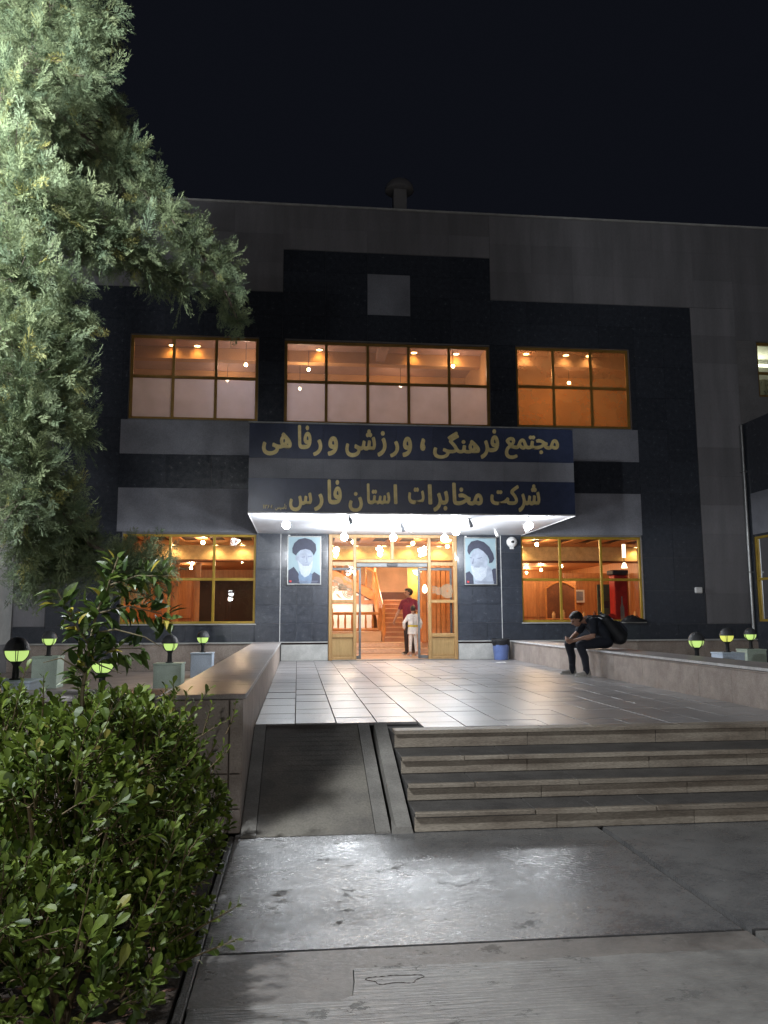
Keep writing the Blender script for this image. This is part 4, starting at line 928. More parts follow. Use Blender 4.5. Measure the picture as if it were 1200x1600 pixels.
for i,(x,y,zt,lab,cm) in enumerate(GL):
    t=proto if i==0 else copy_tree(proto)
    t.location=(x,y,zt); t.scale=(.88,.88,.94); t.rotation_euler.z=R(37*i); t['label']=lab
    if i==6:
        for ch in [c for c in bpy.data.objects if c.parent==t and c.name.startswith('bowl')]: ch.data=ch.data.copy(); ch.data.materials[0]=M['globe_yellow']
    p=tag(put('pedestal', MB().box(x-.225,x+.225,y-.22,y+.22,-.198,zt-.03,.008).box(x-.235,x+.235,y-.23,y+.23,zt-.03,zt-.001,.006), 'pedestal_blue' if cm=='b' else 'pedestal_shade_green', None,(x,y,-.2)),
        'painted block under the '+lab.replace('globe lamp','lamp',1)[:70],'pedestal','painted blocks under the globe lamps')
    p['label']=['pale blue block beside the hedge under the largest globe lamp','pale green block far back under the lamp near the pale strip','pale blue block behind the citrus leaves','pale green block with shaded face right of the citrus','tall pale blue block before the left window','pale blue block hidden low behind the seat wall','pale blue block under the yellow glowing globe lamp','pale green block beside the silver downpipe'][i]
# street lamps: two behind the camera (their globes mirror in the window), one beside the conifer
def street_lamp(x,y,h,lab,w,z0=GZ):
    t=thing('street_lamp',lab,'street lamp',(x,y,z0),'white globe street lamps')
    put('pole', MB().tube([(x,y,z0),(x,y,z0+.5),(x,y,h-.25)],[.07,.05,.04],12), 'dark_metal', t, smooth=True)
    put('collar', MB().lathe([(.05,-.27),(.11,-.22),(.12,-.17)],(x,y,h),14), 'dark_metal', t, smooth=True)
    put('globe', MB().ball((x,y,h),.2,18,12), 'street_bulb', t, smooth=True)
    return t
t=street_lamp(-3.74,-8,2.70,'white globe street lamp behind the viewer mirrored in the left window',P_BACK); lamp(t,(-3.74,-8,2.38),P_BACK,(.92,.95,1),.12)
t=street_lamp(3.5,-11,4.2,'taller white globe street lamp behind the viewer to the right',P_BACK); lamp(t,(3.5,-11,3.9),P_BACK*1.6,(1,.95,.90),.12)
t=street_lamp(-3.05,3.55,4.5,'white globe street lamp beside the conifer lighting its branches',P_TREE); lamp(t,(-2.78,3.62,4.5),P_TREE,(.93,.97,1),.12)
# ================================================================== PEOPLE
def capsules_to_mesh(parts, vox, smooth=4):
    """union of tapered limbs and rounded masses -> one continuous skin (voxel remesh), each face given the material of its limb"""
    mb=MB()
    for q in parts:
        if q[0]=='c':
            _,a,b,ra,rb,m_=q
            mb.tube([a,b],[ra,rb],12); mb.ball(a,ra,12,8); mb.ball(b,rb,12,8)
        else:
            _,c,r,rot,m_=q
            k=len(mb.v); mb.ball((0,0,0),r,16,12)
            for i in range(k,len(mb.v)): mb.v[i]=tuple(rot@Vector(mb.v[i])+Vector(c))
    me=bpy.data.meshes.new('tmp'); me.from_pydata(mb.v,[],mb.f); o=bpy.data.objects.new('tmp',me); COL.objects.link(o)
    bm=bmesh.new(); bm.from_mesh(me); bmesh.ops.recalc_face_normals(bm,faces=list(bm.faces)); bm.to_mesh(me); bm.free()
    r=o.modifiers.new('r','REMESH'); r.mode='VOXEL'; r.voxel_size=vox
    s_=o.modifiers.new('s','SMOOTH'); s_.iterations=smooth; s_.factor=.5
    bpy.context.view_layer.update(); dg=bpy.context.evaluated_depsgraph_get()
    out=bpy.data.meshes.new_from_object(o.evaluated_get(dg)); bpy.data.objects.remove(o)
    return out
def body(parent, name, parts, vox, mats):
    me=capsules_to_mesh(parts, vox)
    n=len(me.polygons); c=np.zeros(n*3); me.polygons.foreach_get('center',c); c=c.reshape(-1,3)
    best=np.full(n,1e9); idx=np.zeros(n,int)
    for q in parts:
        if q[0]=='c':
            a,b=np.array(q[1]),np.array(q[2]); ab=b-a; t=np.clip(((c-a)@ab)/max(ab@ab,1e-9),0,1)
            d=np.linalg.norm(c-(a+t[:,None]*ab),axis=1)-(q[3]+(q[4]-q[3])*t); k=mats.index(q[5])
        else:
            p=(c-np.array(q[1]))@np.array(q[3].to_matrix() if hasattr(q[3],'to_matrix') else q[3]); r=np.array(q[2] if hasattr(q[2],'__len__') else (q[2],)*3)
            d=(np.linalg.norm(p/r,axis=1)-1)*r.min(); k=mats.index(q[4])
        w=d<best; best[w]=d[w]; idx[w]=k
    me.materials.clear()
    for q in mats: me.materials.append(M[q])
    me.polygons.foreach_set('material_index',idx.astype(np.int32)); me.polygons.foreach_set('use_smooth',[True]*n)
    org=origin_of(parent); me.transform(Matrix.Translation(-org)); me.name=name
    o=bpy.data.objects.new(name,me); COL.objects.link(o); o.parent=parent; return o
I3=Matrix.Identity(3)
def frame(fwd, up):
    f=Vector(fwd).normalized(); u=Vector(up); u=(u-f*u.dot(f)).normalized(); s=f.cross(u)   # s: to the right hand
    return Matrix((s,f,u)).transposed()
def head_parts(c, fwd, up, r=.1, skin='skin'):
    """skull, jaw, nose, ears, eyes, mouth: x to the side, y forward, z up"""
    F=frame(fwd,up); W=lambda x,y,z: tuple(Vector(c)+F@Vector((x*r,y*r,z*r)))
    P=[('e',W(0,-.1,.12),(.78*r,.98*r,1.0*r),F,skin),('e',W(0,.25,-.5),(.62*r,.66*r,.66*r),F,skin),('c',W(0,.88,.12),W(0,1.08,-.22),.09*r,.15*r,skin),
       ('e',W(.8,-.05,-.05),(.1*r,.2*r,.3*r),F,skin),('e',W(-.8,-.05,-.05),(.1*r,.2*r,.3*r),F,skin),('c',W(-.3,.82,.22),W(.3,.82,.22),.13*r,.13*r,skin),
       ('c',W(-.2,.86,-.52),W(.2,.86,-.52),.085*r,.085*r,'lip'),('e',W(.32,.84,.06),(.13*r,.09*r,.08*r),F,'eye'),('e',W(-.32,.84,.06),(.13*r,.09*r,.08*r),F,'eye')]
    H=[('e',W(0,-.16,.24),(.94*r,1.10*r,1.06*r),F,'hair'),('e',W(0,.28,.86),(.62*r,.55*r,.3*r),F,'hair'),('e',W(0,-.55,-.1),(.74*r,.52*r,.62*r),F,'hair'),('e',W(.3,.5,.82),(.35*r,.34*r,.22*r),F,'hair'),('e',W(-.28,.42,.88),(.35*r,.36*r,.24*r),F,'hair')]
    # the hair is cut away in front of the brow: keep only what lies behind or above
    return P,H,F
def hair_obj(parent, H, c, F, r, vox):
    me=capsules_to_mesh(H,vox,2)
    bm=bmesh.new(); bm.from_mesh(me)
    Fi=F.transposed()
    dead=[v for v in bm.verts if (lambda p: (p.y>.45 and p.z<.48) or (p.z<-.62) or (abs(p.x)>.5 and p.y>.12 and p.z<.15))(Fi@(v.co-Vector(c))/r)]
    bmesh.ops.delete(bm,geom=dead,context='VERTS'); bm.to_mesh(me); bm.free()
    me.materials.clear(); me.materials.append(M['hair']); me.polygons.foreach_set('use_smooth',[True]*len(me.polygons))
    me.transform(Matrix.Translation(-origin_of(parent))); o=bpy.data.objects.new('hair',me); COL.objects.link(o); o.parent=parent; return o
def hand(wrist, d, palm_n, s=1.0, curl=.5, thumb=1, skin='skin'):
    """palm, four unequal bent fingers, thumb from the side of the palm"""
    d=Vector(d).normalized(); n=Vector(palm_n); n=(n-d*n.dot(d)).normalized(); w=d.cross(n)
    W=Vector(wrist); P=[]
    k=W+d*.09*s
    for i,(o_,l) in enumerate(((-.030,.068),(-.010,.078),(.011,.073),(.031,.058))):
        b=k+w*o_*s; P.append(('c',tuple(W+d*.012*s+w*o_*.6*s),tuple(b),.015*s,.0125*s,skin))
        d1=(d*math.cos(curl)+n*math.sin(curl)); d2=(d*math.cos(curl*2.2)+n*math.sin(curl*2.2))
        m_=b+d1*l*.5*s; e=m_+d2*l*.5*s
        P+= [('c',tuple(b),tuple(m_),.0095*s,.009*s,skin),('c',tuple(m_),tuple(e),.009*s,.0075*s,skin)]
    t0=W+d*.03*s-w*.03*s*thumb; t1=t0+(d*.7-w*.8*thumb+n*.4).normalized()*.04*s; t2=t1+(d*.9+n*.5).normalized()*.032*s
    P+= [('c',tuple(t0),tuple(t1),.013*s,.0105*s,skin),('c',tuple(t1),tuple(t2),.0105*s,.008*s,skin)]
    return P
def C(a,b,ra,rb,m): return ('c',tuple(a),tuple(b),ra,rb,m)
def shoe(heel, d, l=.26, m='sneaker'):
    h=Vector(heel); d=Vector(d).normalized(); u=Vector((0,0,1))
    return [C(h+u*.05+d*.02,h+u*.045+d*l*.45,.048,.045,m),C(h+u*.045+d*l*.4,h+u*.034+d*l*.82,.047,.034,m),C(h+u*.085+d*.015,h+u*.075+d*.09,.042,.038,m),
            C(h+u*.014,h+u*.014+d*l*.86,.036,.038,'sole')]

# ---- the man sitting on the right wall, bent over his phone
sm=thing('person','man in black sitting on the low wall bent over a phone, grey shoes','person',(5.55,14.45,0))
hip=Vector((5.60,14.46,.60)); waist=Vector((5.57,14.46,.76)); chest=Vector((5.43,14.45,.93)); nb=Vector((5.28,14.44,1.015)); hc=Vector((5.085,14.42,1.02))
P=[('e',tuple(hip),(.17,.20,.12),I3,'jeans'),C(hip+Vector((0,-.06,.02)),waist+Vector((0,-.05,0)),.13,.125,'shirt_black'),C(hip+Vector((0,.06,.02)),waist+Vector((0,.05,0)),.13,.125,'shirt_black'),
   C(waist+Vector((0,-.06,0)),chest+Vector((0,-.07,0)),.125,.13,'shirt_black'),C(waist+Vector((0,.06,0)),chest+Vector((0,.07,0)),.125,.13,'shirt_black'),C(chest+Vector((0,-.10,0)),nb+Vector((.03,-.12,-.02)),.115,.085,'shirt_black'),C(chest+Vector((0,.10,0)),nb+Vector((.03,.12,-.02)),.115,.085,'shirt_black'),
   C(nb+Vector((.03,0,-.01)),hc+Vector((.06,0,-.02)),.065,.058,'skin')]
for s,foot,kn in ((-1,Vector((5.16,14.20,0)),Vector((5.06,14.22,.555))),(1,Vector((5.10,14.78,0)),Vector((5.02,14.72,.56)))):
    P+= [C(hip+Vector((-.04,s*.11,0)),kn,.105,.08,'jeans'),C(kn,(kn+foot)/2+Vector((.03,0,.06)),.078,.074,'jeans'),C((kn+foot)/2+Vector((.03,0,.06)),foot+Vector((.0,0,.13)),.074,.056,'jeans'),C(foot+Vector((0,0,.14)),foot+Vector((-.01,0,.06)),.062,.058,'jeans'),C(foot+Vector((-.01,-.02,.17)),foot+Vector((.01,.03,.14)),.06,.06,'jeans')]
    P+= shoe(foot+Vector((.05,0,0)),(-1,-.12 if s<0 else .02,0),.29)
    sh=nb+Vector((.05,s*.195,-.04)); el=Vector((5.30,14.19,.715)) if s<0 else Vector((5.16,14.70,.735)); wr=Vector((4.985,14.345,.63)) if s<0 else Vector((4.985,14.49,.655))
    P+= [C(sh,sh+(el-sh)*.5,.08,.072,'shirt_black'),C(sh+(el-sh)*.45,sh+(el-sh)*.62,.072,.078,'shirt_black'),C(sh+(el-sh)*.5,el,.05,.045,'skin'),C(el,el+(wr-el)*.4,.045,.046,'skin'),C(el+(wr-el)*.4,wr,.046,.03,'skin')]
    P+= hand(wr,(-.9,.2*-s,.05),(0,-s*1.0,.35),1.08,.75,s)
hp,hh,F=head_parts(hc,(-.82,-.05,-.56),(-.52,0,.84),.112); P+=hp
body(sm,'body',P,.0085,['skin','jeans','shirt_black','sneaker','sole','lip','eye','hair'])
hair_obj(sm,hh,hc,F,.112,.011)
ph=thing('phone','dark phone held in both hands by the seated man','phone',(4.90,14.42,.65)); put('case', MB().box(4.895,4.905,14.385,14.465,.60,.75,.004), 'black_plastic', ph); put('screen', MB().box(4.9055,4.9075,14.389,14.461,.607,.743), 'print_line', ph)
for c in [c for c in bpy.data.objects if c.parent==ph]:
    c.data.transform(Matrix.Rotation(R(62),4,'Y'))
bk=thing('backpack','black backpack worn on the back of the seated man','backpack',(5.86,14.46,.80))
F=frame((.80,0,.55),(-.55,0,.80)); W=lambda x,y,z: tuple(Vector((5.735,14.46,.84))+F@Vector((x,y,z)))
bp=[]
for sx in (-.10,.10):
    for z0,z1,y0,y1,ra,rb in ((-.22,.20,.03,.0,.118,.10),(-.20,.04,.12,.10,.075,.07)): bp.append(C(W(sx,y0,z0),W(sx,y1,z1),ra,rb,'bag_black'))
bp+= [C(W(-.10,.02,-.22),W(.10,.02,-.22),.115,.115,'bag_black'),C(W(-.1,0,.2),W(.1,0,.2),.1,.1,'bag_black'),C(W(0,.02,-.2),W(0,0,.2),.13,.12,'bag_black'),C(W(-.09,.12,-.14),W(.09,.12,-.14),.07,.07,'bag_black')]
body(bk,'pack',bp,.013,['bag_black'])
put('top_loop', MB().tube([W(-.04,.02,.29),W(-.03,.03,.35),W(.03,.03,.35),W(.04,.02,.29)],.012,6), 'bag_black', bk, smooth=True)
put('pocket', MB().tube([W(-.13,.19,-.17),W(-.13,.175,.02)],[.03,.03],8).tube([W(.13,.19,-.17),W(.13,.175,.02)],[.03,.03],8).hull8([W(-.13,.16,-.2),W(.13,.16,-.2),W(.13,.225,-.19),W(-.13,.225,-.19)],[W(-.13,.14,.05),W(.13,.14,.05),W(.12,.195,.04),W(-.12,.195,.04)]), 'jeans', bk, smooth=True)
put('zip', MB().tube([W(-.14,.10,-.05),W(-.13,.10,.16),W(-.06,.07,.27),W(.06,.07,.27),W(.13,.10,.16),W(.14,.10,-.05)],.006,5), 'alu', bk)
put('side_buckle', MB().tube([W(-.2,.08,.10),W(-.22,.10,.16),W(-.21,.11,.22)],.012,6), 'bag_black', bk, smooth=True)
for s in (-1,1):
    put('strap', MB().tube([(5.62,14.46+s*.12,1.01),(5.50,14.46+s*.125,1.075),(5.36,14.46+s*.13,1.08),(5.27,14.46+s*.13,1.0),(5.33,14.46+s*.14,.86),(5.50,14.46+s*.18,.70)],.018,6), 'bag_black', bk, smooth=True)

# ---- standing figures
def standing(t, foot, hgt, face, parts_m, fl, fr, arm_l, arm_r, headdir, vox):
    """fl, fr: feet; arm_l/arm_r: (elbow, wrist) offsets from the shoulder; face: where the chest points"""
    s=hgt/1.78; f=Vector(face).normalized(); r=Vector((f.y,-f.x,0)); u=Vector((0,0,1)); B=Vector(foot)
    top,leg,shoe_m=parts_m; P=[]
    hipc=B+u*.94*s; ch=B+u*1.30*s; nk=B+u*1.50*s; hd=B+u*1.665*s+Vector(headdir).normalized()*.025*s
    P+= [('e',tuple(hipc),tuple(q*s for q in (.165,.12,.13)),frame(f,u),leg),C(hipc+u*.04*s-r*.07*s,ch-r*.08*s,.115*s,.125*s,top),C(hipc+u*.04*s+r*.07*s,ch+r*.08*s,.115*s,.125*s,top),C(hipc+u*.03*s+f*.03*s,ch+f*.02*s,.12*s,.11*s,top),
         C(ch-r*.11*s,nk-r*.13*s-u*.07*s,.11*s,.068*s,top),C(ch+r*.11*s,nk+r*.13*s-u*.07*s,.11*s,.068*s,top),C(nk-u*.06*s-r*.1*s,nk-u*.06*s+r*.1*s,.065*s,.065*s,top),C(nk-u*.07*s,hd-u*.06*s,.062*s,.056*s,'skin')]
    for sg,ft in ((-1,fl),(1,fr)):
        F_=Vector(ft); hj=hipc+r*sg*.085*s-u*.03*s; kn=(hj+F_)/2+f*.025*s+u*.02*s
        P+= [C(hj,kn,.092*s,.064*s,leg),C(kn,F_+u*.11*s,.062*s,.05*s,leg)]; P+= shoe(F_-f*.06*s,f+r*.15*sg,.27*s,shoe_m)
    for sg,(el,wr,slv,hdir) in ((-1,arm_l),(1,arm_r)):
        shd=nk+r*sg*.19*s-u*.085*s; e=shd+Vector(el)*s; w=e+Vector(wr)*s
        P+= [C(shd,shd+(e-shd)*slv[0],.066*s,.058*s,top),C(shd+(e-shd)*min(.9,slv[0]),e,.045*s,.04*s,top if slv[0]>=1 else 'skin'),C(e,w,.041*s if slv[1]==0 else .055*s,.028*s if slv[1]==0 else .058*s,top if slv[1] else 'skin')]
        P+= hand(w,hdir,-r*sg,s,.45,sg)
    hp,hh,F=head_parts(hd,headdir,u,.108*s); P+=hp
    mats=['skin',top,leg,shoe_m,'sole','lip','eye','hair']; mats=list(dict.fromkeys(mats))
    body(t,'body',P,vox,mats); hair_obj(t,hh,hd,F,.108*s,.014); return hipc,r,f,s,nk
mf=(3.22,23.3,.007)
pm=thing('person','man in a maroon polo and dark trousers standing inside the doorway looking sideways','person',mf)
hipc,r_,f_,s_,nk=standing(pm,mf,1.88,(-.55,-.83,0),('maroon','trousers','black_plastic'),(3.33,23.33,.007),(3.13,23.24,.007),
    ((.10,-.02,-.29),(-.14,-.20,.06),(.6,0),(-.8,-.5,.3)),((-.13,.02,-.28),(-.12,-.10,-.22),(.6,0),(-.3,-.3,-.9)),(-.98,-.2,-.02),.013)
put('collar', MB().lathe([(.085*s_,-.03),(.078*s_,.0),(.07*s_,.035),(.082*s_,.0)],tuple(nk),14), 'maroon', pm, smooth=True)
bf=(3.17,22.15,.007)
pb=thing('person','child in a white karate suit with yellow belt seen from behind in the doorway','person',bf)
hipc,r_,f_,s_,nk=standing(pb,bf,1.36,(-.25,.97,0),('gi','gi','skin'),(3.08,22.16,.007),(3.25,22.13,.007),
    ((-.16,.03,-.24),(.02,.12,-.16),(1,1),(.1,.6,-.7)),((.12,.03,-.25),(-.03,.10,-.16),(1,1),(0,.6,-.7)),(-.3,.95,-.05),.011)
bt=MB(); n=24
for z in (-.022,.022): bt.v += [tuple(hipc+Vector((0,0,.13*s_+z))+r_*(.205*s_*math.cos(2*math.pi*k/n))+f_*(.162*s_*math.sin(2*math.pi*k/n))) for k in range(n)]
bt.f=[(k,(k+1)%n,n+(k+1)%n,n+k) for k in range(n)]; bt.m=[0]*n
put('belt', bt, 'belt', pb, smooth=True)
sk=MB(); 
for z,a,b in ((.12,.185,.14),(-.02,.205,.165),(-.16,.215,.175)): sk.v += [tuple(hipc+Vector((0,0,z*s_))+r_*(a*s_*math.cos(2*math.pi*k/n))+f_*(b*s_*math.sin(2*math.pi*k/n)*(1+.06*math.sin(5*k)))) for k in range(n)]
sk.f=[(j*n+k,j*n+(k+1)%n,(j+1)*n+(k+1)%n,(j+1)*n+k) for j in range(2) for k in range(n)]; sk.m=[0]*len(sk.f)
put('jacket_skirt', sk, 'gi', pb, smooth=True)
# ================================================================== PLANTS
def mesh_np(name, V, F4, tint, mat_, parent):
    """one mesh of many small quads from arrays; a tint of its own for each leaf"""
    me=bpy.data.meshes.new(name); nv=len(V); nf=len(F4); org=np.array(origin_of(parent))
    me.vertices.add(nv); me.vertices.foreach_set('co',(V-org).astype(np.float32).ravel())
    me.loops.add(nf*4); me.loops.foreach_set('vertex_index',F4.astype(np.int32).ravel())
    me.polygons.add(nf); me.polygons.foreach_set('loop_start',np.arange(0,nf*4,4,dtype=np.int32)); 
    me.update(calc_edges=True); me.validate()
    a=me.attributes.new('tint','FLOAT','FACE'); a.data.foreach_set('value',tint.astype(np.float32))
    me.materials.append(M[mat_]); o=bpy.data.objects.new(name,me); COL.objects.link(o); o.parent=parent; return o
def unit(v): return v/np.maximum(np.linalg.norm(v,axis=-1,keepdims=True),1e-9)
def basis(d, up):
    """for each row: d along, s across, n out of the leaf"""
    d=unit(d); s=unit(np.cross(d,up)); return d,s,np.cross(s,d)
def obovate(wide=.5, fold=.18, droop=.15):
    """leaf outline with a folded mid rib: points (along, across, out) and quads"""
    A=[0,.22,.5,.78,.95]; Wd=[.03,.20,.42,.46,.24]
    pts=[];
    for a,w in zip(A,Wd):
        z=-droop*a*a
        pts+= [(a,-w*wide*1.1,z+fold*w*.8),(a,0,z),(a,w*wide*1.1,z+fold*w*.8)]
    pts.append((1.02,0,-droop*1.03)); q=[]
    for i in range(4): b=i*3; q+= [(b,b+1,b+4,b+3),(b+1,b+2,b+5,b+4)]
    q+= [(12,13,15,15),(13,14,15,15)]
    return np.array(pts),q
def ellipse_leaf(wide=.36, fold=.25, droop=.28):
    A=[0,.12,.35,.6,.82]; Wd=[.02,.26,.46,.42,.24]; pts=[]
    for a,w in zip(A,Wd):
        z=-droop*a*a; pts+= [(a,-w*wide*1.1,z+fold*w*.7),(a,0,z),(a,w*wide*1.1,z+fold*w*.7)]
    pts.append((1.02,0,-droop*1.05)); q=[]
    for i in range(4): b=i*3; q+= [(b,b+1,b+4,b+3),(b+1,b+2,b+5,b+4)]
    q+= [(12,13,15,15),(13,14,15,15)]
    return np.array(pts),q
def stamp(T, quads, pos, D, UP, size):
    d,s,n=basis(D,UP); k=len(T)
    V=(pos[:,None,:]+size[:,None,None]*(T[None,:,0:1]*d[:,None,:]+T[None,:,1:2]*s[:,None,:]+T[None,:,2:3]*n[:,None,:])).reshape(-1,3)
    Q=np.array([q for q in quads if len(set(q))==4]); F=(Q[None]+(np.arange(len(pos))*k)[:,None,None]).reshape(-1,4)
    return V,F
def tip_quads(T,quads):
    """close the tip with two quads instead of triangles"""
    return [q for q in quads if len(set(q))==4]+[(12,13,15,12),(13,14,15,13)]
M['conifer']=leaf_mat('conifer spray',(.085,.13,.078),(.225,.27,.135),old=(.34,.33,.11),rough=.6,trans=.25,spec=.3)
M['hedge']=leaf_mat('hedge leaf',(.036,.068,.013),(.165,.225,.034),old=(.27,.23,.06),rough=.48,trans=.28,spec=.32)
M['hedge_one']=leaf_mat('hedge single leaf',(.042,.078,.015),(.18,.24,.038),old=(.26,.24,.06),rough=.46,trans=.28,attr=False,spec=.32)
M['citrus']=leaf_mat('citrus leaf',(.03,.06,.018),(.10,.15,.03),old=(.40,.33,.05),rough=.34,trans=.28,attr=False)
EYEP=np.array([0,0,EYE])

# ---- conifer ------------------------------------------------------------
def frond(seed):
    """a flat feathery spray one unit long: a stem, side shoots and scale tipped twigs, each a narrow blade"""
    r=np.random.default_rng(seed); B=[]
    def blade(p,d,l,w,out): B.append((p,d,l,w,out))
    ax=np.array([1.0,0,0]); 
    n=8
    blade(np.zeros(3),ax,1.0,.011,r.normal(0,.3))
    for i in range(n):
        t=.12+.83*i/n; L=.48*(1-t*.72)*(1+r.normal(0,.12))
        for s in (-1,1):
            a=R(44+r.normal(0,9)); d=np.array([math.cos(a),s*math.sin(a),r.normal(0,.18)]); d/=np.linalg.norm(d)
            p=ax*t; blade(p,d,L,.010,r.normal(0,.5))
            m=max(2,int(L*13))
            for j in range(m):
                tt=.22+.72*j/m; 
                for s2 in (-1,1):
                    if r.random()<.30: continue
                    b=a+s2*s*0+R(36)*s2; dd=np.array([math.cos(math.atan2(d[1],d[0])+R(38)*s2),math.sin(math.atan2(d[1],d[0])+R(38)*s2),d[2]+r.normal(0,.25)]); dd/=np.linalg.norm(dd)
                    blade(p+d*L*tt,dd,(.13*(1-tt*.5))*(1+r.normal(0,.2)),.0115,r.normal(0,.6))
    pts=[]; 
    for p,d,l,w,o in B:
        s=np.cross(d,[0,0,1]); s/=max(np.linalg.norm(s),1e-6); nn=np.cross(s,d); s=s*math.cos(o)+nn*math.sin(o)
        pts+= [p,p+d*l*.45+s*w,p+d*l,p+d*l*.45-s*w]
    return np.array(pts)
FR=[frond(i) for i in range(6)]
CLUMPS=[(-2.26, 6.0, 5.77, 0.33),(-1.92, 6.0, 5.74, 0.33),(-1.63, 6.0, 5.76, 0.24),(-2.05, 6.0, 5.4, 0.33),(-1.75, 6.0, 5.31, 0.29),(-2.07, 5.6, 4.8, 0.27),(-1.93, 6.0, 4.87, 0.24),(-2.05, 5.5, 4.3, 0.26),(-1.91, 5.5, 3.97, 0.31),(-1.98, 5.4, 3.59, 0.26),(-1.71, 5.6, 4.09, 0.2),(-1.57, 5.7, 3.95, 0.23),(-1.53, 6.5, 4.88, 0.21),(-1.43, 6.5, 4.97, 0.18),(-1.28, 6.6, 4.66, 0.21),(-1.09, 6.6, 4.47, 0.18),(-0.95, 6.8, 4.32, 0.22),(-0.77, 7.0, 4.24, 0.22),(-0.67, 7.0, 3.97, 0.19),(-0.55, 7.0, 3.7, 0.11),(-1.46, 5.8, 3.84, 0.23),(-1.32, 5.9, 3.89, 0.2),(-1.22, 6.0, 3.79, 0.17),(-1.1, 6.2, 3.74, 0.17),(-0.95, 6.3, 3.75, 0.16),(-1.61, 5.8, 3.73, 0.18),(-1.85, 5.4, 3.37, 0.3),(-1.68, 5.5, 3.24, 0.26),(-1.87, 5.3, 2.93, 0.3),(-1.66, 5.4, 2.89, 0.24),(-1.59, 5.5, 3.04, 0.17),(-1.58, 5.4, 2.67, 0.18),(-1.81, 5.3, 2.59, 0.3),(-1.5, 5.45, 2.71, 0.11),(-1.68, 5.3, 2.38, 0.25),(-1.52, 5.4, 2.38, 0.16),(-1.44, 5.45, 2.31, 0.09),(-1.83, 5.3, 2.21, 0.25),(-1.67, 5.3, 2.04, 0.19),(-1.77, 5.3, 1.79, 0.23),(-1.62, 5.5, 1.93, 0.18),(-1.51, 5.5, 1.73, 0.15),(-1.78, 5.6, 1.64, 0.2),(-1.72, 6.0, 1.56, 0.21),(-1.91, 6.2, 1.39, 0.22),(-1.53, 6.0, 1.68, 0.13),(-1.32, 5.8, 1.46, 0.18),(-1.14, 5.8, 1.46, 0.18),(-0.99, 5.8, 1.45, 0.15),(-1.07, 5.8, 1.35, 0.13),(-1.59, 6.0, 1.47, 0.17),(-2.24, 7.5, 6.1, 0.42),(-1.96, 7.6, 5.92, 0.3),(-2.12, 7.6, 5.57, 0.36),(-2.41, 7.4, 5.37, 0.41),(-1.75, 7.6, 5.19, 0.24),
  # the rest of the crown, past the picture's edge
  (-2.6,6.1,5.2,.45),(-2.6,5.8,4.4,.4),(-2.55,5.7,3.6,.4),(-2.4,5.6,2.9,.4),(-2.4,5.7,2.2,.4),(-2.8,6.3,6.3,.5),(-2.2,6.4,6.5,.4),(-3.6,6.2,5.2,.5),(-3.7,6.3,4.0,.5),(-3.6,6.2,2.8,.5),(-3.1,6.8,4.6,.6),(-3.0,7.0,3.2,.6),(-3.0,6.6,7.0,.5)]
BRANCHES=[[(-2.39, 5.9, 4.52), (-2.31, 6.0, 4.98), (-2.18, 6.0, 5.28), (-2.13, 6.1, 5.63), (-2.09, 6.1, 5.92), (-2.07, 6.1, 6.31)], [(-2.38, 5.6, 4.05), (-2.08, 5.6, 4.14), (-1.94, 5.6, 3.93), (-1.83, 5.5, 3.65), (-1.8, 5.5, 3.56)], [(-2.61, 6.3, 4.97), (-2.01, 6.4, 5.19), (-1.72, 6.5, 4.98), (-1.47, 6.6, 4.8), (-1.16, 6.7, 4.52), (-0.9, 6.9, 4.31), (-0.68, 7.0, 4.0), (-0.55, 7.0, 3.68)], [(-2.11, 5.6, 3.92), (-1.75, 5.7, 3.92), (-1.5, 5.8, 3.86), (-1.31, 6.0, 3.85), (-1.14, 6.1, 3.79), (-0.92, 6.3, 3.73)], [(-2.26, 5.4, 3.4), (-1.93, 5.4, 3.32), (-1.68, 5.45, 3.13), (-1.58, 5.5, 2.97)], [(-2.18, 5.3, 2.75), (-1.87, 5.35, 2.64), (-1.64, 5.4, 2.53), (-1.47, 5.4, 2.41)], [(-2.16, 5.3, 2.37), (-1.79, 5.3, 2.16), (-1.65, 5.4, 1.97), (-1.51, 5.5, 1.73), (-1.45, 5.8, 1.59), (-1.19, 5.8, 1.46), (-0.92, 5.8, 1.44)], [(-2.16, 5.6, 1.78), (-1.88, 5.8, 1.59), (-1.72, 6.0, 1.47)]]
tree=thing('conifer_tree','tall feathery cypress with drooping sprays lit white by a lamp','tree',(-3.15,6.2,GZ))
TR=[(-3.15,6.2,GZ-.05),(-3.1,6.2,.8),(-3.0,6.15,2.2),(-2.85,6.1,3.4),(-2.6,6.0,4.2),(-2.45,5.95,4.5)]
put('trunk', MB().tube(TR,[.17,.14,.12,.095,.075,.055],12), 'bark', tree, smooth=True)
put('trunk', MB().tube([(-2.98,6.2,2.3),(-3.05,6.4,4.2),(-3.0,6.5,6.0),(-2.95,6.6,7.4)],[.1,.08,.05,.02],10), 'bark', tree, smooth=True)
for i,b in enumerate(BRANCHES):
    root=Vector(b[0]); near=min((Vector(p) for p in TR[2:]), key=lambda p:(p-root).length)
    pts=([near] if i else [])+[Vector(q) for q in b]; m=len(pts)
    put('branch', MB().tube(pts,[(.05 if i==0 else .030)*(1-.85*k/(m-1))+.004 for k in range(m)],8), 'bark', tree, smooth=True)
V=[];T=[];tw=MB()
BP=np.array([q for b in BRANCHES for q in b])
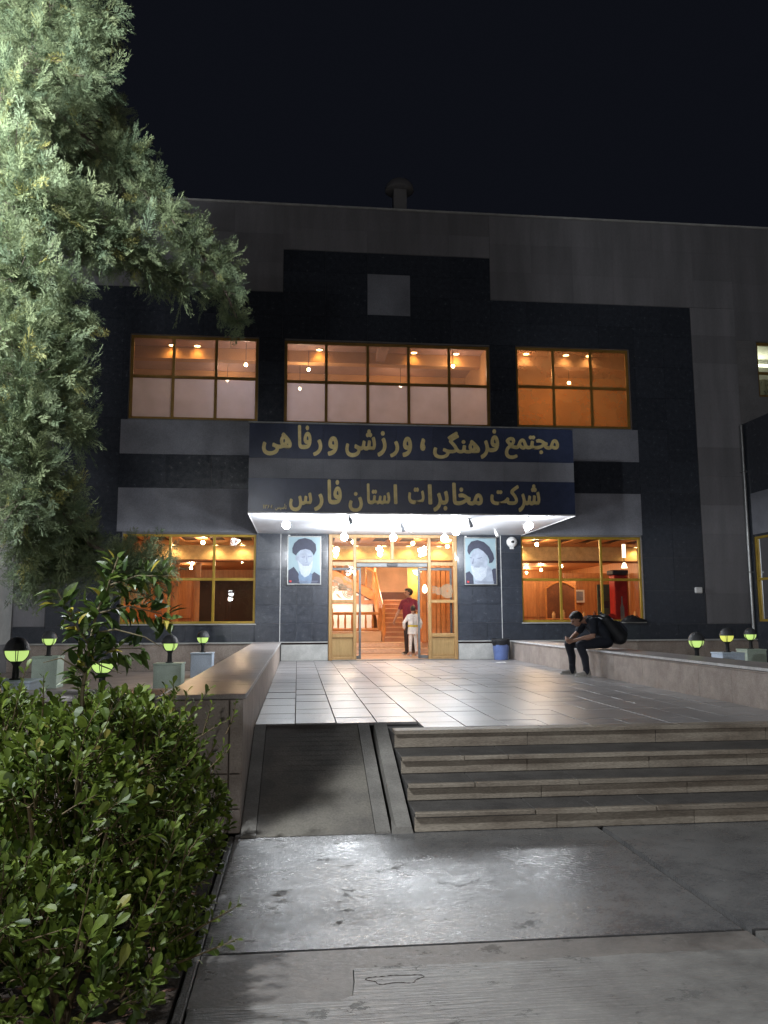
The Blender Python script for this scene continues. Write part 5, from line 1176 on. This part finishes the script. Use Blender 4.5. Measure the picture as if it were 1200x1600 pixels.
for ci,(cx,cy,cz,cr) in enumerate(CLUMPS):
    c=np.array([cx,cy,cz]); off=ci>=56
    near=BP[np.argmin(np.linalg.norm(BP-c,axis=1))]
    n=int((235 if not off else 70)*cr**2/.09)+12
    if off: n=min(n,110)
    for k in range(n):
        u=unit(RNG.normal(size=3)); rr=cr*1.08*(RNG.random()**.5)
        p=c+u*rr*np.array([1,1,1.0])
        d=unit(u*.9+np.array([.12,0,.18])+RNG.normal(0,.30,3)); 
        L=RNG.uniform(.09,.23)
        T_=FR[RNG.integers(6)]
        up=unit(RNG.normal(size=3)*.8+np.array([0,-.35,.6])); s=unit(np.cross(d,up)); nn=np.cross(s,d)
        a=p-d*L*.5
        pts=a+L*(T_[:,0:1]*d+T_[:,1:2]*s+T_[:,2:3]*nn)
        # the spray droops or lifts along its length
        bend=RNG.normal(0,.35)-.1; x=T_[:,0:1]; pts=pts+np.array([0,0,1.0])*(bend*L*x*x)
        V.append(pts); T.append(np.full(len(T_)//4, np.clip(RNG.beta(2,2.3)+ (RNG.random()<.06)*.4,0,1)))
        if k%9==0 and not off: tw.tube([near,(near+c)/2+RNG.normal(0,.02,3),a+d*L*.2],[.006,.004,.002],3,cap=False)
V=np.concatenate(V); T=np.concatenate(T); F=np.arange(len(V)).reshape(-1,4)
stuff(mesh_np('foliage',V,F,T,'conifer',tree)); stuff(put('twigs', tw, 'bark', tree, fix=False))
print('conifer quads',len(F))

# ---- hedge shrub --------------------------------------------------------
bush=thing('shrub','large dense glossy leaved green shrub in the bed beside the concrete path','shrub',(-1.3,4.6,GZ))
OT,OQ=obovate(); OQ=tip_quads(OT,OQ)
LUMPS=[(-1.05,3.75,.05,.47),(-1.0,4.35,.15,.50),(-1.05,4.95,.12,.52),(-1.1,5.5,.10,.50),(-1.15,6.0,.0,.48),(-1.75,3.9,.05,.6),(-1.75,4.7,.1,.62),(-1.8,5.5,.02,.6),(-2.5,4.6,.1,.6),(-2.5,5.5,.0,.6),
       (-.98,3.5,-.25,.36),(-.96,4.2,-.25,.45),(-.98,5.0,-.25,.46),(-1.0,5.7,-.25,.46),(-1.45,3.45,-.1,.42),(-1.5,4.3,.30,.38),(-.92,4.55,.33,.28),(-1.25,5.1,.36,.30),(-.95,5.35,.27,.27),(-.85,3.5,-.22,.36),(-1.2,3.25,-.15,.42),(-.80,4.0,-.2,.34),(-.80,4.7,-.1,.33),(-.82,5.4,-.1,.34),(-1.6,3.1,-.1,.45),(-1.05,3.85,.34,.30),(-.70,3.75,-.28,.28),(-.70,4.3,-.28,.30),(-.72,5.0,-.25,.30),(-.72,5.7,-.2,.30),(-.80,3.3,-.3,.3)]
LP=np.array(LUMPS)
def inside(p):
    return ((np.linalg.norm(LP[:,:3]-p,axis=1))/LP[:,3]).min()
P_=[];D_=[];U_=[];S_=[];stems=MB()
def shoot(base, d, L, n, size, sw=.0035):
    """a twig with leaves in loose whorls along its outer part"""
    d=unit(np.array(d)); base=np.array(base,float)
    side=unit(np.cross(d,RNG.normal(size=3))); bend=RNG.normal(0,.12)
    pts=[base+d*L*t+side*bend*L*t*t for t in (0,.35,.7,1)]
    stems.tube(pts,[sw,sw*.8,sw*.6,sw*.35],4,cap=False)
    ph=RNG.random()*6.28
    for i in range(n):
        t=.25+.75*(i+.5)/n; p=base+d*L*t+side*bend*L*t*t
        a=ph+i*2.4; s2=unit(np.cross(d,side)); rad=side*math.cos(a)+s2*math.sin(a)
        k=RNG.uniform(.5,1.1)*(1.15-.75*t); dd=unit(d*(.35+.75*t)+rad*(1.0-.35*t)+np.array([0,0,.15])+RNG.normal(0,.16,3))
        P_.append(p+rad*sw); D_.append(dd); U_.append(unit(d*1.0-rad*.35+np.array([0,0,.35])+RNG.normal(0,.25,3))); S_.append(size*RNG.uniform(.42,1.15)*(1-.25*abs(t-.55)))
tips=0
while tips<3000:
    l=LP[RNG.choice(len(LP),p=LP[:,3]**2/np.sum(LP[:,3]**2))]
    u=unit(RNG.normal(size=3)); 
    if u[2]<-.55: continue
    rr=RNG.choice([RNG.uniform(.80,1.0),RNG.uniform(.45,.8)],p=[.78,.22]); p=l[:3]+u*l[3]*rr
    q=inside(p)
    if q<.62 and RNG.random()<.85: continue
    if p[2]<GZ+.12 or p[0]>-.40: continue
    d=unit(u*.8+np.array([0,0,.55])+RNG.normal(0,.3,3)); L=RNG.uniform(.09,.17)
    shoot(p-d*L*.7,d,L,int(RNG.integers(7,12)),RNG.uniform(.048,.082)); tips+=1
# long shoots that leave the mass
for b,d,L,n,sz in [((-.50,3.75,-.30),(.75,-.35,.5),.36,16,.055),((-.48,3.62,-.34),(.7,-.1,.25),.26,12,.055),((-.62,5.6,.30),(.25,0,1),.22,10,.05),((-.70,5.2,.38),(.15,0,1),.25,11,.05),((-.56,5.3,.12),(.6,0,.6),.2,10,.05),((-.60,4.6,.10),(.5,-.1,.9),.34,12,.05),
                   ((-.62,4.2,-.06),(.6,-.2,.7),.30,11,.05),((-.6,4.0,-.2),(.7,0,.3),.2,10,.05),((-1.3,4.4,.55),(.1,-.2,1),.25,11,.05),((-.95,4.2,.5),(.3,-.1,1),.22,10,.055),((-.50,6.0,.25),(.5,0,.9),.25,10,.05),((-.55,4.9,-.28),(.8,0,.2),.18,9,.05)]:
    shoot(b,d,L,n,sz,.005)
for k in range(70):
    l=LP[RNG.integers(len(LP))]; u=unit(np.array([RNG.normal(.25,.6),RNG.normal(-.2,.6),RNG.uniform(.3,1.2)])); p=l[:3]+u*l[3]*.85
    if inside(p)<.8 or p[0]>-.42: continue
    shoot(p,unit(u*.6+np.array([.1,0,.8])+RNG.normal(0,.2,3)),RNG.uniform(.16,.34),int(RNG.integers(9,16)),RNG.uniform(.045,.065),.004)
P_=np.array(P_);D_=np.array(D_);U_=np.array(U_);S_=np.array(S_)
score=S_/np.linalg.norm(P_-EYEP,axis=1)*np.clip((unit(P_-EYEP)@np.array([.106,.986,.129])),0,1)
# only those in front of the mass count as the nearest: none much deeper than the outer skin, and inside the view
px=P_[:,0]-.106*P_[:,1]; ins=np.array([inside(p) for p in P_])
vis=(px>-.51*P_[:,1])&(P_[:,2]>EYE-.47*P_[:,1])&(ins>.85)
print('hedge leaves',len(P_))
order=np.argsort(-(score*vis)); big=order[:300]; rest=np.ones(len(P_),bool); rest[big]=False
V,F=stamp(OT,OQ,P_[rest],D_[rest],U_[rest],S_[rest]); nq=len(F)//rest.sum()
tt=np.repeat(np.clip(RNG.beta(2,2.2,rest.sum())*.85,0,1),nq)
F=np.array(F)
def split_tris(V,F,tint,name,m,parent):
    return mesh_np(name,V,F,tint,m,parent)
# the tip is closed by a pair of quads whose last two corners coincide in place, not in index
def stamp_full(T, quads, pos, D, UP, size):
    T2=np.concatenate([T,T[15:16]]); 
    Q=[q for q in quads if len(set(q))==4]+[(12,13,15,16),(13,14,16,15)]
    d,s,n=basis(D,UP); k=len(T2)
    V=(pos[:,None,:]+size[:,None,None]*(T2[None,:,0:1]*d[:,None,:]+T2[None,:,1:2]*s[:,None,:]+T2[None,:,2:3]*n[:,None,:])).reshape(-1,3)
    Q=np.array(Q); F=(Q[None]+(np.arange(len(pos))*k)[:,None,None]).reshape(-1,4); return V,F,len(Q)
V,F,nq=stamp_full(OT,OQ,P_[rest],D_[rest],U_[rest],S_[rest])
tt=np.repeat(np.clip(RNG.beta(2,2.2,rest.sum()),0,1),nq)
stuff(mesh_np('foliage',V,F,tt,'hedge',bush)); put('stems', stems, 'twig', bush, fix=False)['kind']='stuff'
def leaf_mesh(T,m,name='leaf'):
    me=bpy.data.meshes.new(name); me.from_pydata([tuple(p) for p in T],[],[q for q in [(0,1,4,3),(1,2,5,4),(3,4,7,6),(4,5,8,7),(6,7,10,9),(7,8,11,10),(9,10,13,12),(10,11,14,13),(12,13,15),(13,14,15)]])
    me.materials.append(M[m]); return me
def put_leaf(me,parent,p,d,up,size):
    d_,s_,n_=basis(np.array(d)[None],np.array(up)[None]); m=Matrix(((d_[0][0],s_[0][0],n_[0][0],0),(d_[0][1],s_[0][1],n_[0][1],0),(d_[0][2],s_[0][2],n_[0][2],0),(0,0,0,1)))
    o=bpy.data.objects.new('leaf',me); COL.objects.link(o); o.parent=parent
    o.matrix_local=Matrix.Translation(Vector(p)-origin_of(parent))@m@Matrix.Scale(size,4); return o
LM=[leaf_mesh(obovate(w,f,dr)[0],'hedge_one') for w,f,dr in ((.5,.18,.15),(.56,.1,.25),(.44,.28,.05))]
for k,i in enumerate(big): put_leaf(LM[k%3],bush,P_[i],D_[i],U_[i],S_[i]*1.06)
# thick stems inside
for x,y in ((-.95,3.7),(-1.0,4.4),(-1.1,5.1),(-1.05,5.7),(-1.6,4.2),(-1.6,5.0)):
    for k in range(4):
        a=random.uniform(0,6.28); r_=random.uniform(.15,.42); z=random.uniform(-.05,.35)
        put('stem', MB().tube([(x,y,GZ-.03),(x+.4*r_*math.cos(a),y+.4*r_*math.sin(a),GZ+.28),(x+r_*math.cos(a),y+r_*math.sin(a),z)],[.016,.012,.006],6), 'twig', bush)

# ---- citrus -------------------------------------------------------------
cit=thing('citrus_sapling','leggy young citrus with a few yellowing leaves rising behind the shrub','sapling',(-1.10,4.35,GZ))
CT,_=ellipse_leaf(); CM=[leaf_mesh(ellipse_leaf(w,f,dr)[0],'citrus') for w,f,dr in ((.40,.25,.25),(.36,.35,.4),(.44,.15,.12))]
CB_=[[(-1.10,4.35,GZ-.03),(-1.09,4.33,.3),(-1.08,4.3,.71),(-1.06,4.3,.9),(-1.04,4.35,1.1),(-.99,4.4,1.27),(-.95,4.4,1.40)],[(-1.04,4.35,1.1),(-.89,4.4,1.14),(-.72,4.4,1.10),(-.66,4.4,1.05)],[(-1.05,4.3,.93),(-1.14,4.2,1.1),(-1.20,4.2,1.22)],[(-.99,4.4,1.25),(-.85,4.4,1.30),(-.68,4.4,1.30)],[(-1.07,4.3,.82),(-.95,4.35,.92),(-.80,4.4,.92)],[(-1.07,4.3,.8),(-1.18,4.25,.88),(-1.25,4.2,.86)],[(-1.05,4.32,1.0),(-.93,4.3,1.02),(-.78,4.3,.98),(-.70,4.3,.93)],[(-1.02,4.38,1.18),(-.90,4.45,1.22),(-.78,4.45,1.2)],[(-1.06,4.3,.88),(-.98,4.25,.84),(-.88,4.25,.80)]]
for i,b in enumerate(CB_):
    m=len(b); put('branch', MB().tube(b,[(.013 if i==0 else .006)*(1-.7*k/(m-1)) for k in range(m)],7), 'stem', cit, smooth=True)
cnt=0
for i,b in enumerate(CB_):
    b=[np.array(q) for q in b]
    segs=[(p,q) for p,q in zip(b,b[1:]) if (p[2]+q[2])/2>.66]
    tot=sum(np.linalg.norm(q-p) for p,q in segs)
    for p,q in segs:
        n=int(round(np.linalg.norm(q-p)*135))
        for k in range(n):
            t=(k+RNG.random())/n; c=p+(q-p)*t; d=unit(q-p); rad=unit(np.cross(d,RNG.normal(size=3)))
            dd=unit(rad*1.0+d*.5+np.array([0,-.1,.12])+RNG.normal(0,.2,3)); base=c+rad*RNG.uniform(.0,.05)
            if cnt>=298: continue
            put_leaf(CM[cnt%3],cit,base,dd,unit(np.array([0,-.35,1.0])+RNG.normal(0,.45,3)),RNG.uniform(.06,.108)); cnt+=1
print('citrus leaves',cnt)
